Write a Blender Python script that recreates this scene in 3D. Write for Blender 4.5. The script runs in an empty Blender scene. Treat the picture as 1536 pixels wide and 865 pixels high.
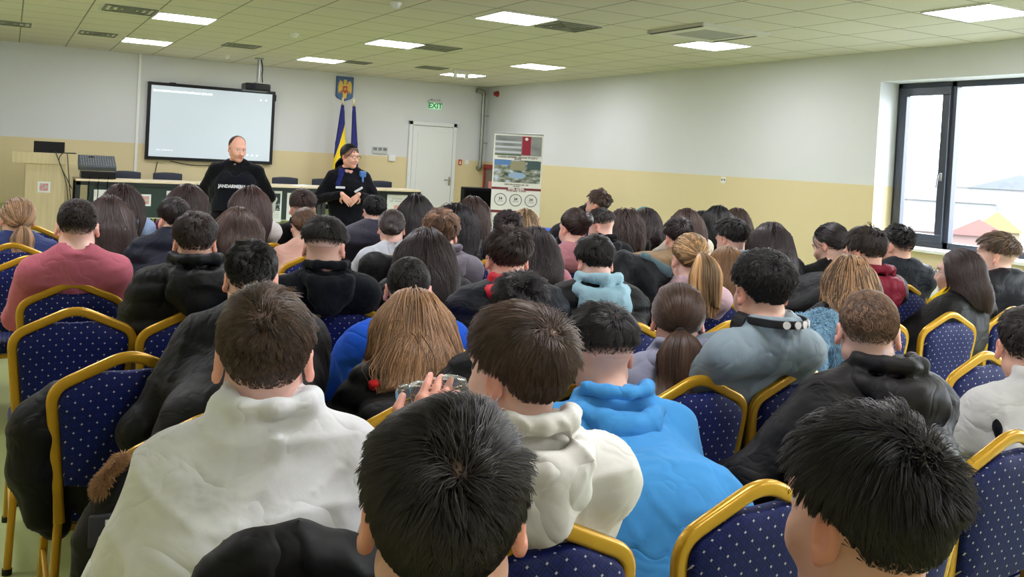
import bpy, math, numpy as np, random
from mathutils import Vector, Matrix
C = bpy.context.scene.collection
PI = math.pi
f32 = np.float32
# ------------------------------------------------------------------ camera
YAW, PITCH, ROLL, FPX, CYP, CZ = 0.5049685, -0.01927775, 0.05463583, 1366.9379, 265.4747, 1.6
_F = np.array([math.sin(YAW)*math.cos(PITCH), math.cos(YAW)*math.cos(PITCH), math.sin(PITCH)])
_R = np.array([math.cos(YAW), -math.sin(YAW), 0.0])
_U = np.cross(_R, _F)
_R, _U = (math.cos(ROLL)*_R+math.sin(ROLL)*_U, -math.sin(ROLL)*_R+math.cos(ROLL)*_U)
cam = bpy.data.objects.new('camera', bpy.data.cameras.new('camera')); C.objects.link(cam)
cam.data.sensor_width = 36; cam.data.lens = FPX/1536*36; cam.data.shift_y = -(432.5-CYP)/1536
cam.data.clip_end = 600; cam.data.clip_start = .05
cam.matrix_world = Matrix(((_R[0], _U[0], -_F[0], 0), (_R[1], _U[1], -_F[1], 0), (_R[2], _U[2], -_F[2], CZ), (0, 0, 0, 1)))
bpy.context.scene.camera = cam
def ray(x, y): return _F+_R*(x-768)/FPX+_U*(CYP-y)/FPX
def at_d(x, y, d): return ray(x, y)*d+np.array([0, 0, CZ])
def at_z(x, y, z): r = ray(x, y); return r*(z-CZ)/r[2]+np.array([0, 0, CZ])
def at_Y(x, y, Y): r = ray(x, y); return r*Y/r[1]+np.array([0, 0, CZ])
def at_X(x, y, X): r = ray(x, y); return r*X/r[0]+np.array([0, 0, CZ])
XR, YF, HC, PZ, PODZ = 8.0, 15.6, 2.95, 1.535, .2
XL, YB = -1.9, -2.6

# ------------------------------------------------------------------ materials
def lin(c):
    return tuple(((v/255)/12.92 if v/255 <= .04045 else ((v/255+.055)/1.055)**2.4) for v in c)+(1,)
_mats = {}
class NT:
    def __init__(s, name):
        s.m = bpy.data.materials.new(name); s.m.use_nodes = True; s.t = s.m.node_tree; s.n = s.t.nodes; s.l = s.t.links
        s.b = s.n['Principled BSDF']
    def node(s, ty, **kw):
        n = s.n.new(ty)
        for k, v in kw.items():
            if k.startswith('i_'):
                key = k[2:]; key = int(key) if key.isdigit() else key.replace('_', ' ')
                n.inputs[key].default_value = v
            else: setattr(n, k, v)
        return n
    def link(s, a, b): s.l.new(a, b)
    def math(s, op, a, b=None, c=None):
        n = s.n.new('ShaderNodeMath'); n.operation = op
        for i, v in enumerate((a, b, c)):
            if v is None: continue
            if isinstance(v, (int, float)): n.inputs[i].default_value = v
            else: s.l.new(v, n.inputs[i])
        return n.outputs[0]
    def mix(s, fac, a, b):
        n = s.n.new('ShaderNodeMix'); n.data_type = 'RGBA'
        for i, v in ((0, fac), (6, a), (7, b)):
            if isinstance(v, (int, float, tuple)): n.inputs[i].default_value = v
            else: s.l.new(v, n.inputs[i])
        return n.outputs[2]
    def obj(s): return s.n.new('ShaderNodeTexCoord').outputs['Object']
    def geo(s): return s.n.new('ShaderNodeNewGeometry').outputs['Position']
    def sep(s, v):
        n = s.n.new('ShaderNodeSeparateXYZ'); s.l.new(v, n.inputs[0]); return n.outputs
    def bump(s, h, st=.3, dist=.002):
        n = s.n.new('ShaderNodeBump'); n.inputs['Strength'].default_value = st; n.inputs['Distance'].default_value = dist
        s.l.new(h, n.inputs['Height']); s.l.new(n.outputs[0], s.b.inputs['Normal'])
def plain(name, rgb, rough=.5, metal=0, spec=.5, emit=0, noise=0, nscale=30, bump=0, bscale=200, sheen=0, coat=0):
    if name in _mats: return _mats[name]
    t = NT(name); col = lin(rgb)
    t.b.inputs['Base Color'].default_value = col; t.b.inputs['Roughness'].default_value = rough
    t.b.inputs['Metallic'].default_value = metal; t.b.inputs['Specular IOR Level'].default_value = spec
    if sheen: t.b.inputs['Sheen Weight'].default_value = sheen; t.b.inputs['Sheen Roughness'].default_value = .4
    if coat: t.b.inputs['Coat Weight'].default_value = coat
    if emit: t.b.inputs['Emission Color'].default_value = col; t.b.inputs['Emission Strength'].default_value = emit
    if noise or bump:
        o = t.obj()
    if noise:
        n = t.node('ShaderNodeTexNoise', i_Scale=nscale, i_Detail=4.0); t.link(o, n.inputs['Vector'])
        c2 = tuple(v*(1-noise) for v in col[:3])+(1,); c1 = tuple(min(1, v*(1+noise)) for v in col[:3])+(1,)
        t.link(t.mix(n.outputs[0], c2, c1), t.b.inputs['Base Color'])
    if bump:
        n = t.node('ShaderNodeTexNoise', i_Scale=bscale, i_Detail=3.0); t.link(o, n.inputs['Vector'])
        t.bump(n.outputs[0], bump)
    _mats[name] = t.m; return t.m
def fabric(rgb, rough=.9, puffer=False):
    if max(rgb) < 75: rgb = tuple(int(c*.52) for c in rgb)
    name = ('quilted_' if puffer else 'fabric_')+'_'.join(map(str, rgb))
    if name in _mats: return _mats[name]
    t = NT(name); o = t.obj(); col = lin(rgb)
    nz = t.node('ShaderNodeTexNoise', i_Scale=14.0, i_Detail=4.0); t.link(o, nz.inputs['Vector'])
    t.link(t.mix(nz.outputs[0], tuple(v*.88 for v in col[:3])+(1,), tuple(min(1, v*1.1) for v in col[:3])+(1,)), t.b.inputs['Base Color'])
    t.b.inputs['Roughness'].default_value = .58 if puffer else .9; t.b.inputs['Specular IOR Level'].default_value = .25 if puffer else .15
    if not puffer: t.b.inputs['Sheen Weight'].default_value = .08
    # creases: warped ridged noise, plus a fine weave
    wn = t.node('ShaderNodeTexNoise', i_Scale=3.5, i_Detail=2.0); t.link(o, wn.inputs['Vector'])
    vm = t.node('ShaderNodeVectorMath', operation='SCALE'); vm.inputs['Scale'].default_value = .35; t.link(wn.outputs[1], vm.inputs[0])
    va = t.node('ShaderNodeVectorMath', operation='ADD'); t.link(o, va.inputs[0]); t.link(vm.outputs[0], va.inputs[1])
    n1 = t.node('ShaderNodeTexNoise', i_Scale=7.0 if not puffer else 11.0, i_Detail=2.5); t.link(va.outputs[0], n1.inputs['Vector'])
    r1 = t.math('POWER', t.math('SUBTRACT', 1.0, t.math('MULTIPLY', t.math('ABSOLUTE', t.math('SUBTRACT', n1.outputs[0], .5)), 5.0)), 2.0)
    n2 = t.node('ShaderNodeTexNoise', i_Scale=420.0, i_Detail=2.0); t.link(o, n2.inputs['Vector'])
    h = t.math('ADD', t.math('MULTIPLY', r1, -1.0), t.math('MULTIPLY', n2.outputs[0], .06 if not puffer else .02))
    t.bump(h, .28 if puffer else .42, .009); _mats[name] = t.m; return t.m
def hairmat(rgb, rough=.42):
    rgb = tuple(min(255, int(c*1.04)) for c in rgb)
    name = ('hair_' if rough < .8 else 'hair_base_')+'_'.join(map(str, rgb))
    if name in _mats: return _mats[name]
    t = NT(name); a = t.node('ShaderNodeAttribute', attribute_name='tint')
    m = t.node('ShaderNodeMix', data_type='RGBA', blend_type='MULTIPLY'); m.inputs[0].default_value = 1
    m.inputs[6].default_value = lin(rgb); t.link(a.outputs['Color'], m.inputs[7])
    t.link(m.outputs[2], t.b.inputs['Base Color']); t.b.inputs['Roughness'].default_value = rough
    t.b.inputs['Specular IOR Level'].default_value = .5 if rough < .8 else .15
    _mats[name] = t.m; return t.m

# ------------------------------------------------------------------ mesh helpers
def mesh_np(name, V, Q, mat=None, parent=None, smooth=True, tint=None, mi=None, tri=False):
    V = np.asarray(V, f32); Q = np.asarray(Q, np.int32); k = Q.shape[1]
    me = bpy.data.meshes.new(name)
    me.vertices.add(len(V)); me.vertices.foreach_set('co', V.ravel())
    me.loops.add(Q.size); me.loops.foreach_set('vertex_index', Q.ravel())
    me.polygons.add(len(Q)); me.polygons.foreach_set('loop_start', np.arange(0, Q.size, k, dtype=np.int32))
    me.update(calc_edges=True)
    me.polygons.foreach_set('use_smooth', np.full(len(Q), smooth))
    if mi is not None: me.polygons.foreach_set('material_index', np.asarray(mi, np.int32))
    if tint is not None:
        a = me.color_attributes.new('tint', 'FLOAT_COLOR', 'POINT')
        t = np.asarray(tint, f32)
        if t.ndim == 1: t = np.repeat(t[:, None], 3, 1)
        a.data.foreach_set('color', np.hstack([t, np.ones((len(t), 1), f32)]).ravel())
    for m in (mat if isinstance(mat, (list, tuple)) else [mat]):
        if m: me.materials.append(m)
    o = bpy.data.objects.new(name, me); C.objects.link(o)
    if parent is not None: o.parent = parent
    return o
class MB:
    def __init__(s): s.v = []; s.f = []; s.m = []; s.cm = 0
    def add(s, vs, fs):
        b = len(s.v); s.v += [tuple(map(float, v)) for v in vs]
        for f in fs: s.f.append([b+i for i in f]); s.m.append(s.cm)
        return s
    def box(s, a, b, M=None):
        (x0, y0, z0), (x1, y1, z1) = a, b
        vs = [(x0, y0, z0), (x1, y0, z0), (x1, y1, z0), (x0, y1, z0), (x0, y0, z1), (x1, y0, z1), (x1, y1, z1), (x0, y1, z1)]
        if M: vs = [M @ Vector(v) for v in vs]
        return s.add(vs, [(3, 2, 1, 0), (4, 5, 6, 7), (0, 1, 5, 4), (1, 2, 6, 5), (2, 3, 7, 6), (3, 0, 4, 7)])
    def rbox(s, a, b, r=.01, M=None, seg=3):
        # rounded (in plan) box with bevelled top and bottom: stacked rounded rectangles
        (x0, y0, z0), (x1, y1, z1) = a, b; r = min(r, (x1-x0)/2-1e-4, (y1-y0)/2-1e-4, (z1-z0)/2-1e-4)
        rings = []
        for k in range(seg+1):
            t = k/seg*PI/2; rings.append((r*(1-math.sin(t)), z0+r*(1-math.cos(t))))
        rings += [(i, z1-(z-z0)) for i, z in rings[::-1]]
        vs = []; n = 0
        for ins, z in rings:
            ring = []
            for cx, cy, a0 in ((x1-r, y1-r, 0), (x0+r, y1-r, 1), (x0+r, y0+r, 2), (x1-r, y0+r, 3)):
                for k in range(seg+1):
                    t = (a0+k/seg)*PI/2; rr = max(r-ins, 1e-5); ring.append((cx+rr*math.cos(t), cy+rr*math.sin(t), z))
            n = len(ring); vs += ring
        fs = []
        for j in range(len(rings)-1):
            for i in range(n): fs.append((j*n+i, j*n+(i+1) % n, (j+1)*n+(i+1) % n, (j+1)*n+i))
        fs.append(tuple(range(n))[::-1]); fs.append(tuple(range((len(rings)-1)*n, len(rings)*n)))
        if M: vs = [M @ Vector(v) for v in vs]
        return s.add(vs, fs)
    def cyl(s, p, q, r, r2=None, n=16, cap=True):
        r2 = r if r2 is None else r2; p = Vector(p); q = Vector(q); d = (q-p).normalized()
        u = d.orthogonal().normalized(); w = d.cross(u); vs = []
        for c, rr in ((p, r), (q, r2)):
            for i in range(n): a = 2*PI*i/n; vs.append(c+(u*math.cos(a)+w*math.sin(a))*rr)
        fs = [(i, (i+1) % n, n+(i+1) % n, n+i) for i in range(n)]
        if cap: fs += [tuple(range(n))[::-1], tuple(range(n, 2*n))]
        return s.add(vs, fs)
    def ball(s, c, r, n=12, m=8):
        r = (r, r, r) if isinstance(r, (int, float)) else r
        vs = [(c[0], c[1], c[2]-r[2])]
        for j in range(1, m):
            t = -PI/2+PI*j/m
            for i in range(n): a = 2*PI*i/n; vs.append((c[0]+r[0]*math.cos(t)*math.cos(a), c[1]+r[1]*math.cos(t)*math.sin(a), c[2]+r[2]*math.sin(t)))
        vs.append((c[0], c[1], c[2]+r[2])); L = len(vs)-1
        fs = [(0, 1+(i+1) % n, 1+i) for i in range(n)]+[(L, L-n+i, L-n+(i+1) % n) for i in range(n)]
        for j in range(m-2):
            for i in range(n): a = 1+j*n; fs.append((a+i, a+(i+1) % n, a+n+(i+1) % n, a+n+i))
        return s.add(vs, fs)
    def sweep(s, pts, prof, up=(0, 1, 0), closed=False):
        # profile (2D list) carried along pts; 'up' fixes the frame
        P = [Vector(p) for p in pts]; n = len(prof); vs = []; up = Vector(up)
        for i, p in enumerate(P):
            if closed: a, b = P[i-1], P[(i+1) % len(P)]
            else: a, b = P[max(i-1, 0)], P[min(i+1, len(P)-1)]
            d = (b-a).normalized(); u = (up-d*up.dot(d)).normalized(); w = d.cross(u)
            for (x, y) in prof: vs.append(p+w*x+u*y)
        fs = []; m = len(P)
        for j in range(m if closed else m-1):
            for i in range(n): k = (j+1) % m; fs.append((j*n+i, j*n+(i+1) % n, k*n+(i+1) % n, k*n+i))
        if not closed: fs += [tuple(range(n))[::-1], tuple(range((m-1)*n, m*n))]
        return s.add(vs, fs)
    def prism(s, outline, y0, y1, M=None):
        # outline in (x,z), extruded along y
        n = len(outline); vs = [(x, y0, z) for x, z in outline]+[(x, y1, z) for x, z in outline]
        if M: vs = [M @ Vector(v) for v in vs]
        return s.add(vs, [tuple(range(n)), tuple(range(n, 2*n))[::-1]]+[(i, n+i, n+(i+1) % n, (i+1) % n) for i in range(n)])
    def build(s, name, mat, parent=None, smooth=False, bevel=0):
        me = bpy.data.meshes.new(name); me.from_pydata(s.v, [], s.f); me.update()
        import bmesh
        bm = bmesh.new(); bm.from_mesh(me); bmesh.ops.recalc_face_normals(bm, faces=bm.faces[:]); bm.to_mesh(me); bm.free()
        for m in (mat if isinstance(mat, (list, tuple)) else [mat]): me.materials.append(m)
        for p, mi in zip(me.polygons, s.m): p.material_index = mi; p.use_smooth = smooth
        if smooth and hasattr(me, 'set_sharp_from_angle'): me.set_sharp_from_angle(angle=math.radians(42))
        o = bpy.data.objects.new(name, me); C.objects.link(o)
        if parent is not None: o.parent = parent
        if bevel:
            b = o.modifiers.new('b', 'BEVEL'); b.width = bevel; b.segments = 2; b.limit_method = 'ANGLE'
        return o
def rprof(w, h, r=.006, seg=3):
    out = []
    for cx, cy, a0 in ((w/2-r, h/2-r, 0), (-w/2+r, h/2-r, 1), (-w/2+r, -h/2+r, 2), (w/2-r, -h/2+r, 3)):
        for k in range(seg+1): t = (a0+k/seg)*PI/2; out.append((cx+r*math.cos(t), cy+r*math.sin(t)))
    return out
def circ(r, n=10): return [(r*math.cos(2*PI*i/n), r*math.sin(2*PI*i/n)) for i in range(n)]
def fillet(pts, rad, seg=6):
    P = [Vector(p) for p in pts]; out = [P[0]]
    for i in range(1, len(P)-1):
        r = rad[i] if isinstance(rad, (list, tuple)) else rad
        a = (P[i-1]-P[i]); b = (P[i+1]-P[i]); ra = min(r, a.length*.49); rb = min(r, b.length*.49)
        A = P[i]+a.normalized()*ra; B = P[i]+b.normalized()*rb
        for k in range(seg+1): t = k/seg; out.append(A*(1-t)**2+P[i]*2*t*(1-t)+B*t*t)
    out.append(P[-1]); return out
def tag(o, label, cat=None, group=None, kind=None):
    if label: o['label'] = label
    if cat: o['category'] = cat
    if group: o['group'] = group
    if kind: o['kind'] = kind
    return o
def thing(name, label, cat, loc=(0, 0, 0), rz=0, group=None):
    o = bpy.data.objects.new(name, None); C.objects.link(o); o.location = loc; o.rotation_euler = (0, 0, rz); o.empty_display_size = .1
    return tag(o, label, cat, group)
def struct(o): o['kind'] = 'structure'; return o
def text(name, body, size, M, mat, parent, ext=.0015, align='CENTER', sx=1.0, bold=0):
    cu = bpy.data.curves.new(name, 'FONT'); cu.body = body; cu.size = size; cu.extrude = ext; cu.align_x = align; cu.align_y = 'CENTER'
    cu.offset = bold; cu.resolution_u = 2
    t = bpy.data.objects.new(name+'_tmp', cu); C.objects.link(t)
    dg = bpy.context.evaluated_depsgraph_get(); me = bpy.data.meshes.new_from_object(t.evaluated_get(dg))
    bpy.data.objects.remove(t)
    me.transform(M @ Matrix.Diagonal((sx, 1, 1, 1))); me.materials.clear(); me.materials.append(mat)
    o = bpy.data.objects.new(name, me); C.objects.link(o); o.parent = parent; return o

# ------------------------------------------------------------------ implicit surfaces
def V3(*a): return np.array(a, float)
def rotz(a): c, s = math.cos(a), math.sin(a); return np.array([[c, -s, 0], [s, c, 0], [0, 0, 1.]])
def rotx(a): c, s = math.cos(a), math.sin(a); return np.array([[1, 0, 0], [0, c, -s], [0, s, c]])
def roty(a): c, s = math.cos(a), math.sin(a); return np.array([[c, 0, s], [0, 1, 0], [-s, 0, c]])
class Field:
    def __init__(s): s.ops = []; s.post = None
    def cone(s, a, b, r1, r2=None, k=.02, sc=None, R=None, cut=False, quilt=0, qs=.075):
        a = np.asarray(a, float); b = np.asarray(b, float); r2 = r1 if r2 is None else r2
        A = np.eye(3) if R is None else R.T
        if sc is not None: A = np.diag(sc) @ A
        a2 = A @ a; b2 = A @ b; ab = b2-a2; L2 = max(ab @ ab, 1e-9); L = math.sqrt(L2); A = A.astype(f32)
        def fn(p):
            q = p @ A.T-a2.astype(f32)
            t = np.clip((q @ ab.astype(f32))/L2, 0, 1)
            d = np.linalg.norm(q-t[..., None]*ab.astype(f32), axis=-1)-(r1+(r2-r1)*t)
            if quilt: d = d-quilt*np.sqrt(np.abs(np.sin(t*L/qs*PI)))
            return d.astype(f32)
        m = max(r1, r2)+quilt; e = m/(min(sc) if sc is not None else 1)
        s.ops.append((fn, np.minimum(a, b)-e, np.maximum(a, b)+e, k, cut)); return s
    def ell(s, c, r, R=None, k=.01, cut=False):
        c = np.asarray(c, float); r = np.asarray(r, float); A = (np.eye(3) if R is None else R.T).astype(f32); e = r.max()
        def fn(p):
            q = (p-c.astype(f32)) @ A.T
            k0 = np.linalg.norm(q/r.astype(f32), axis=-1); k1 = np.linalg.norm(q/(r*r).astype(f32), axis=-1)
            return (k0*(k0-1)/np.maximum(k1, 1e-6)).astype(f32)
        s.ops.append((fn, c-e, c+e, k, cut)); return s
    def box(s, c, h, rad=.02, R=None, k=.01, cut=False):
        c = np.asarray(c, float); h = np.asarray(h, float); A = (np.eye(3) if R is None else R.T).astype(f32); e = np.linalg.norm(h)
        def fn(p):
            q = np.abs((p-c.astype(f32)) @ A.T)-(h-rad).astype(f32)
            return (np.linalg.norm(np.maximum(q, 0), axis=-1)+np.minimum(q.max(-1), 0)-rad).astype(f32)
        s.ops.append((fn, c-e, c+e, k, cut)); return s
    def _apply(s, D, d, k, cut):
        if not cut:
            h = np.clip(.5+.5*(D-d)/max(k, 1e-6), 0, 1); return D*(1-h)+d*h-k*h*(1-h)
        nd = -d; h = np.clip(.5-.5*(D-nd)/max(k, 1e-6), 0, 1)
        return D*(1-h)+nd*h+k*h*(1-h)
    def at(s, p):
        D = np.full(p.shape[:-1], 10, f32)
        for fn, lo, hi, k, cut in s.ops: D = s._apply(D, fn(p), k, cut)
        return D
    def surface(s, h, fine=()):
        lo = np.min([o[1] for o in s.ops if not o[4]], 0)-h*2-.01; hi = np.max([o[2] for o in s.ops if not o[4]], 0)+h*2+.01
        ax = []
        for i in range(3):
            pts = [lo[i]]
            zs = [f[i] for f in fine]
            while pts[-1] < hi[i]:
                st = h
                for a, b, hf in zs:
                    if a-h < pts[-1] < b: st = min(st, hf)
                pts.append(pts[-1]+st)
            ax.append(np.array(pts, f32))
        xs, ys, zs = ax; D = np.full((len(xs), len(ys), len(zs)), 10, f32)
        for fn, l, u, k, cut in s.ops:
            m = k+2.5*h
            i0, i1 = np.searchsorted(xs, l[0]-m), np.searchsorted(xs, u[0]+m)
            j0, j1 = np.searchsorted(ys, l[1]-m), np.searchsorted(ys, u[1]+m)
            k0, k1 = np.searchsorted(zs, l[2]-m), np.searchsorted(zs, u[2]+m)
            if i1 <= i0 or j1 <= j0 or k1 <= k0: continue
            g = np.stack(np.meshgrid(xs[i0:i1], ys[j0:j1], zs[k0:k1], indexing='ij'), -1)
            D[i0:i1, j0:j1, k0:k1] = s._apply(D[i0:i1, j0:j1, k0:k1], fn(g), k, cut)
        if s.post is not None:
            near = np.abs(D) < .06
            ii = np.argwhere(near); P = np.stack([xs[ii[:, 0]], ys[ii[:, 1]], zs[ii[:, 2]]], -1)
            D[near] += s.post(P).astype(f32)
        D[0] = D[-1] = 10; D[:, 0] = D[:, -1] = 10; D[:, :, 0] = D[:, :, -1] = 10
        return snet(D, xs, ys, zs)
def snet(D, xs, ys, zs):
    S = D < 0; nx, ny, nz = D.shape
    cnt = np.zeros((nx-1, ny-1, nz-1), np.int8)
    for a in (0, 1):
        for b in (0, 1):
            for c in (0, 1): cnt += S[a:nx-1+a, b:ny-1+b, c:nz-1+c]
    act = np.argwhere((cnt > 0) & (cnt < 8)); i, j, k = act.T
    vid = np.full(cnt.shape, -1, np.int32); vid[i, j, k] = np.arange(len(act))
    V = {(a, b, c): D[i+a, j+b, k+c] for a in (0, 1) for b in (0, 1) for c in (0, 1)}
    acc = np.zeros((len(act), 3)); n = np.zeros(len(act))
    for ax in range(3):
        for u in (0, 1):
            for v in (0, 1):
                o = [0, 0, 0]; oth = [q for q in range(3) if q != ax]; o[oth[0]] = u; o[oth[1]] = v
                a = V[tuple(o)]; o2 = list(o); o2[ax] = 1; b = V[tuple(o2)]
                m = (a < 0) != (b < 0); t = a/np.where(m, a-b, 1)
                p = np.tile(np.array(o, float), (len(act), 1)); p[:, ax] = t
                acc[m] += p[m]; n[m] += 1
    fr = acc/np.maximum(n, 1)[:, None]
    P = np.stack([xs[i]+fr[:, 0]*(xs[i+1]-xs[i]), ys[j]+fr[:, 1]*(ys[j+1]-ys[j]), zs[k]+fr[:, 2]*(zs[k+1]-zs[k])], -1)
    Q = []
    m = np.argwhere(S[:-1, 1:-1, 1:-1] != S[1:, 1:-1, 1:-1]); a, b, c = m.T; b = b+1; c = c+1
    q = np.stack([vid[a, b-1, c-1], vid[a, b, c-1], vid[a, b, c], vid[a, b-1, c]], 1); fl = S[a, b, c]; q[~fl] = q[~fl][:, ::-1]; Q.append(q)
    m = np.argwhere(S[1:-1, :-1, 1:-1] != S[1:-1, 1:, 1:-1]); a, b, c = m.T; a = a+1; c = c+1
    q = np.stack([vid[a-1, b, c-1], vid[a-1, b, c], vid[a, b, c], vid[a, b, c-1]], 1); fl = S[a, b, c]; q[~fl] = q[~fl][:, ::-1]; Q.append(q)
    m = np.argwhere(S[1:-1, 1:-1, :-1] != S[1:-1, 1:-1, 1:]); a, b, c = m.T; a = a+1; b = b+1
    q = np.stack([vid[a-1, b-1, c], vid[a, b-1, c], vid[a, b, c], vid[a-1, b, c]], 1); fl = S[a, b, c]; q[~fl] = q[~fl][:, ::-1]; Q.append(q)
    return P, np.vstack(Q)
def folds(seed, amp, sc=1.0, quilt=0, qs=.08):
    rg = np.random.default_rng(seed); W = rg.normal(size=(6, 3)); W /= np.linalg.norm(W, axis=1)[:, None]; ph = rg.uniform(0, 6.28, 6)
    def fn(P):
        w = np.sin(P @ (W[0]*9*sc)+ph[0])+.6*np.sin(P @ (W[4]*17*sc)+ph[4])
        a = np.sin(P @ (W[1]*20*sc)+ph[1]+w*1.6)
        b = 1-np.abs(np.sin(P @ (W[2]*13*sc)+ph[2]+w*1.8)); c = 1-np.abs(np.sin(P @ (W[3]*24*sc)+ph[3]+w*2.2+a*.5))
        d = amp*(.35*a-1.0*(b**3-.2)-.8*(c**4-.15)*(a > -.4))
        if quilt: d = d-quilt*(np.abs(np.sin((P[:, 2]+.008*np.sin(P[:, 0]*14+ph[5])+.004*w)/qs*PI))**.5-.6)
        return d
    return fn

# ------------------------------------------------------------------ people
SKIN = {}
def skinmats(rgb):
    k = tuple(rgb)
    if k not in SKIN:
        n = '_'.join(map(str, rgb))
        def sm(nm, c, r=.5):
            t = NT(nm+n); o = t.obj(); nz = t.node('ShaderNodeTexNoise', i_Scale=25.0, i_Detail=3.0); t.link(o, nz.inputs['Vector'])
            a = lin(c); b = lin([c[0]*.97, c[1]*.88, c[2]*.86])
            t.link(t.mix(nz.outputs[0], a, b), t.b.inputs['Base Color']); t.b.inputs['Roughness'].default_value = r
            t.b.inputs['Subsurface Weight'].default_value = .12; t.b.inputs['Subsurface Radius'].default_value = (.02, .008, .004)
            t.b.inputs['Subsurface Scale'].default_value = .3
            return t.m
        SKIN[k] = [sm('skin_', rgb), sm('ear_skin_', (min(255, rgb[0]+4), rgb[1]*.9, rgb[2]*.88)), sm('lip_skin_', (rgb[0]*.88, rgb[1]*.70, rgb[2]*.70)),
                   plain('eye_white', (225, 222, 218), .2), plain('eye_iris', (40, 28, 20), .15)]
    return SKIN[k]
def unit(v): v = np.asarray(v, float); return v/np.linalg.norm(v)
def sstep(x, a, b): t = np.clip((x-a)/(b-a), 0, 1); return t*t*(3-2*t)
CR_C = V3(0, -.012, .03); CR_R = V3(.076, .095, .086)
def hairline(u, style):
    # lowest unit z at which hair grows for a direction (front=+y)
    h = np.hypot(u[..., 0], u[..., 1])+1e-6; a = u[..., 1]/h
    if style == 'bald': return np.interp(a, [-1, -.4, 0, .3, .45, 1], [-.75, -.7, -.2, .25, 1.2, 1.3])
    if style in ('fade', 'bowl'): return np.interp(a, [-1, -.5, -.1, .1, .5, .8, 1], [-.52, -.45, -.1, -.1, .18, .5, .55])
    return np.interp(a, [-1, -.5, -.15, .1, .4, .75, 1], [-.84, -.78, -.35, -.2, .12, .48, .55])
STY = {  # lengths (m) by root height, lift from the scalp, cap thickness, curl
    'short': dict(L=[.008, .012, .030, .046], lift=.40, cap=.006, vol=.010),
    'buzz': dict(L=[.006, .008, .012, .016], lift=.5, cap=.003, vol=.004),
    'fade': dict(L=[.003, .005, .038, .055], lift=.5, cap=.008, vol=.013),
    'bowl': dict(L=[.003, .005, .055, .07], lift=.25, cap=.011, vol=.009),
    'mop': dict(L=[.012, .024, .050, .068], lift=.32, cap=.009, vol=.012),
    'tuft': dict(L=[.009, .016, .038, .052], lift=.5, cap=.008, vol=.013),
    'curly': dict(L=[.010, .020, .042, .052], lift=.55, cap=.012, vol=.016, curl=.006),
    'curlymop': dict(L=[.02, .034, .05, .06], lift=.5, cap=.014, vol=.018, curl=.007),
    'bald': dict(L=[.006, .008, .008, .006], lift=.3, cap=.002, vol=.003),
}
def tubes(P, rad, tip=.25, nref=None):
    n, m, _ = P.shape
    d = np.gradient(P, axis=1); d /= np.linalg.norm(d, axis=2, keepdims=True)+1e-9
    ref = P-nref if nref is not None else np.broadcast_to(V3(0, 0, 1), P.shape)
    s = np.cross(d, ref); s /= np.linalg.norm(s, axis=2, keepdims=True)+1e-9
    t = np.cross(s, d)
    r = np.asarray(rad).reshape(-1, 1, 1)*(1-(1-tip)*np.linspace(0, 1, m)[None, :, None]**2)
    ang = [PI/2, PI/2+2*PI/3, PI/2+4*PI/3]
    V = np.stack([P+r*(s*math.cos(a)+t*math.sin(a)) for a in ang], 2)       # n,m,3,3
    idx = np.arange(n*m*3).reshape(n, m, 3); a = idx[:, :-1]; b = idx[:, 1:]
    Q = np.stack([a, np.roll(a, -1, 2), np.roll(b, -1, 2), b], -1)[:, :, [0, 2]].reshape(-1, 4)
    return V.reshape(-1, 3), Q
def clump(P, rg, k, amt):
    n, m, _ = P.shape; g = rg.choice(n, max(3, n//k), replace=False); G = P[g]
    a = P[:, 0].astype(f32); b = G[:, 0].astype(f32)
    near = ((a[:, None]-b[None])**2).sum(2).argmin(1)
    t = (np.linspace(0, 1, m)**1.3)[None, :, None]*amt
    return P*(1-t)+G[near]*t, near
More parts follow.
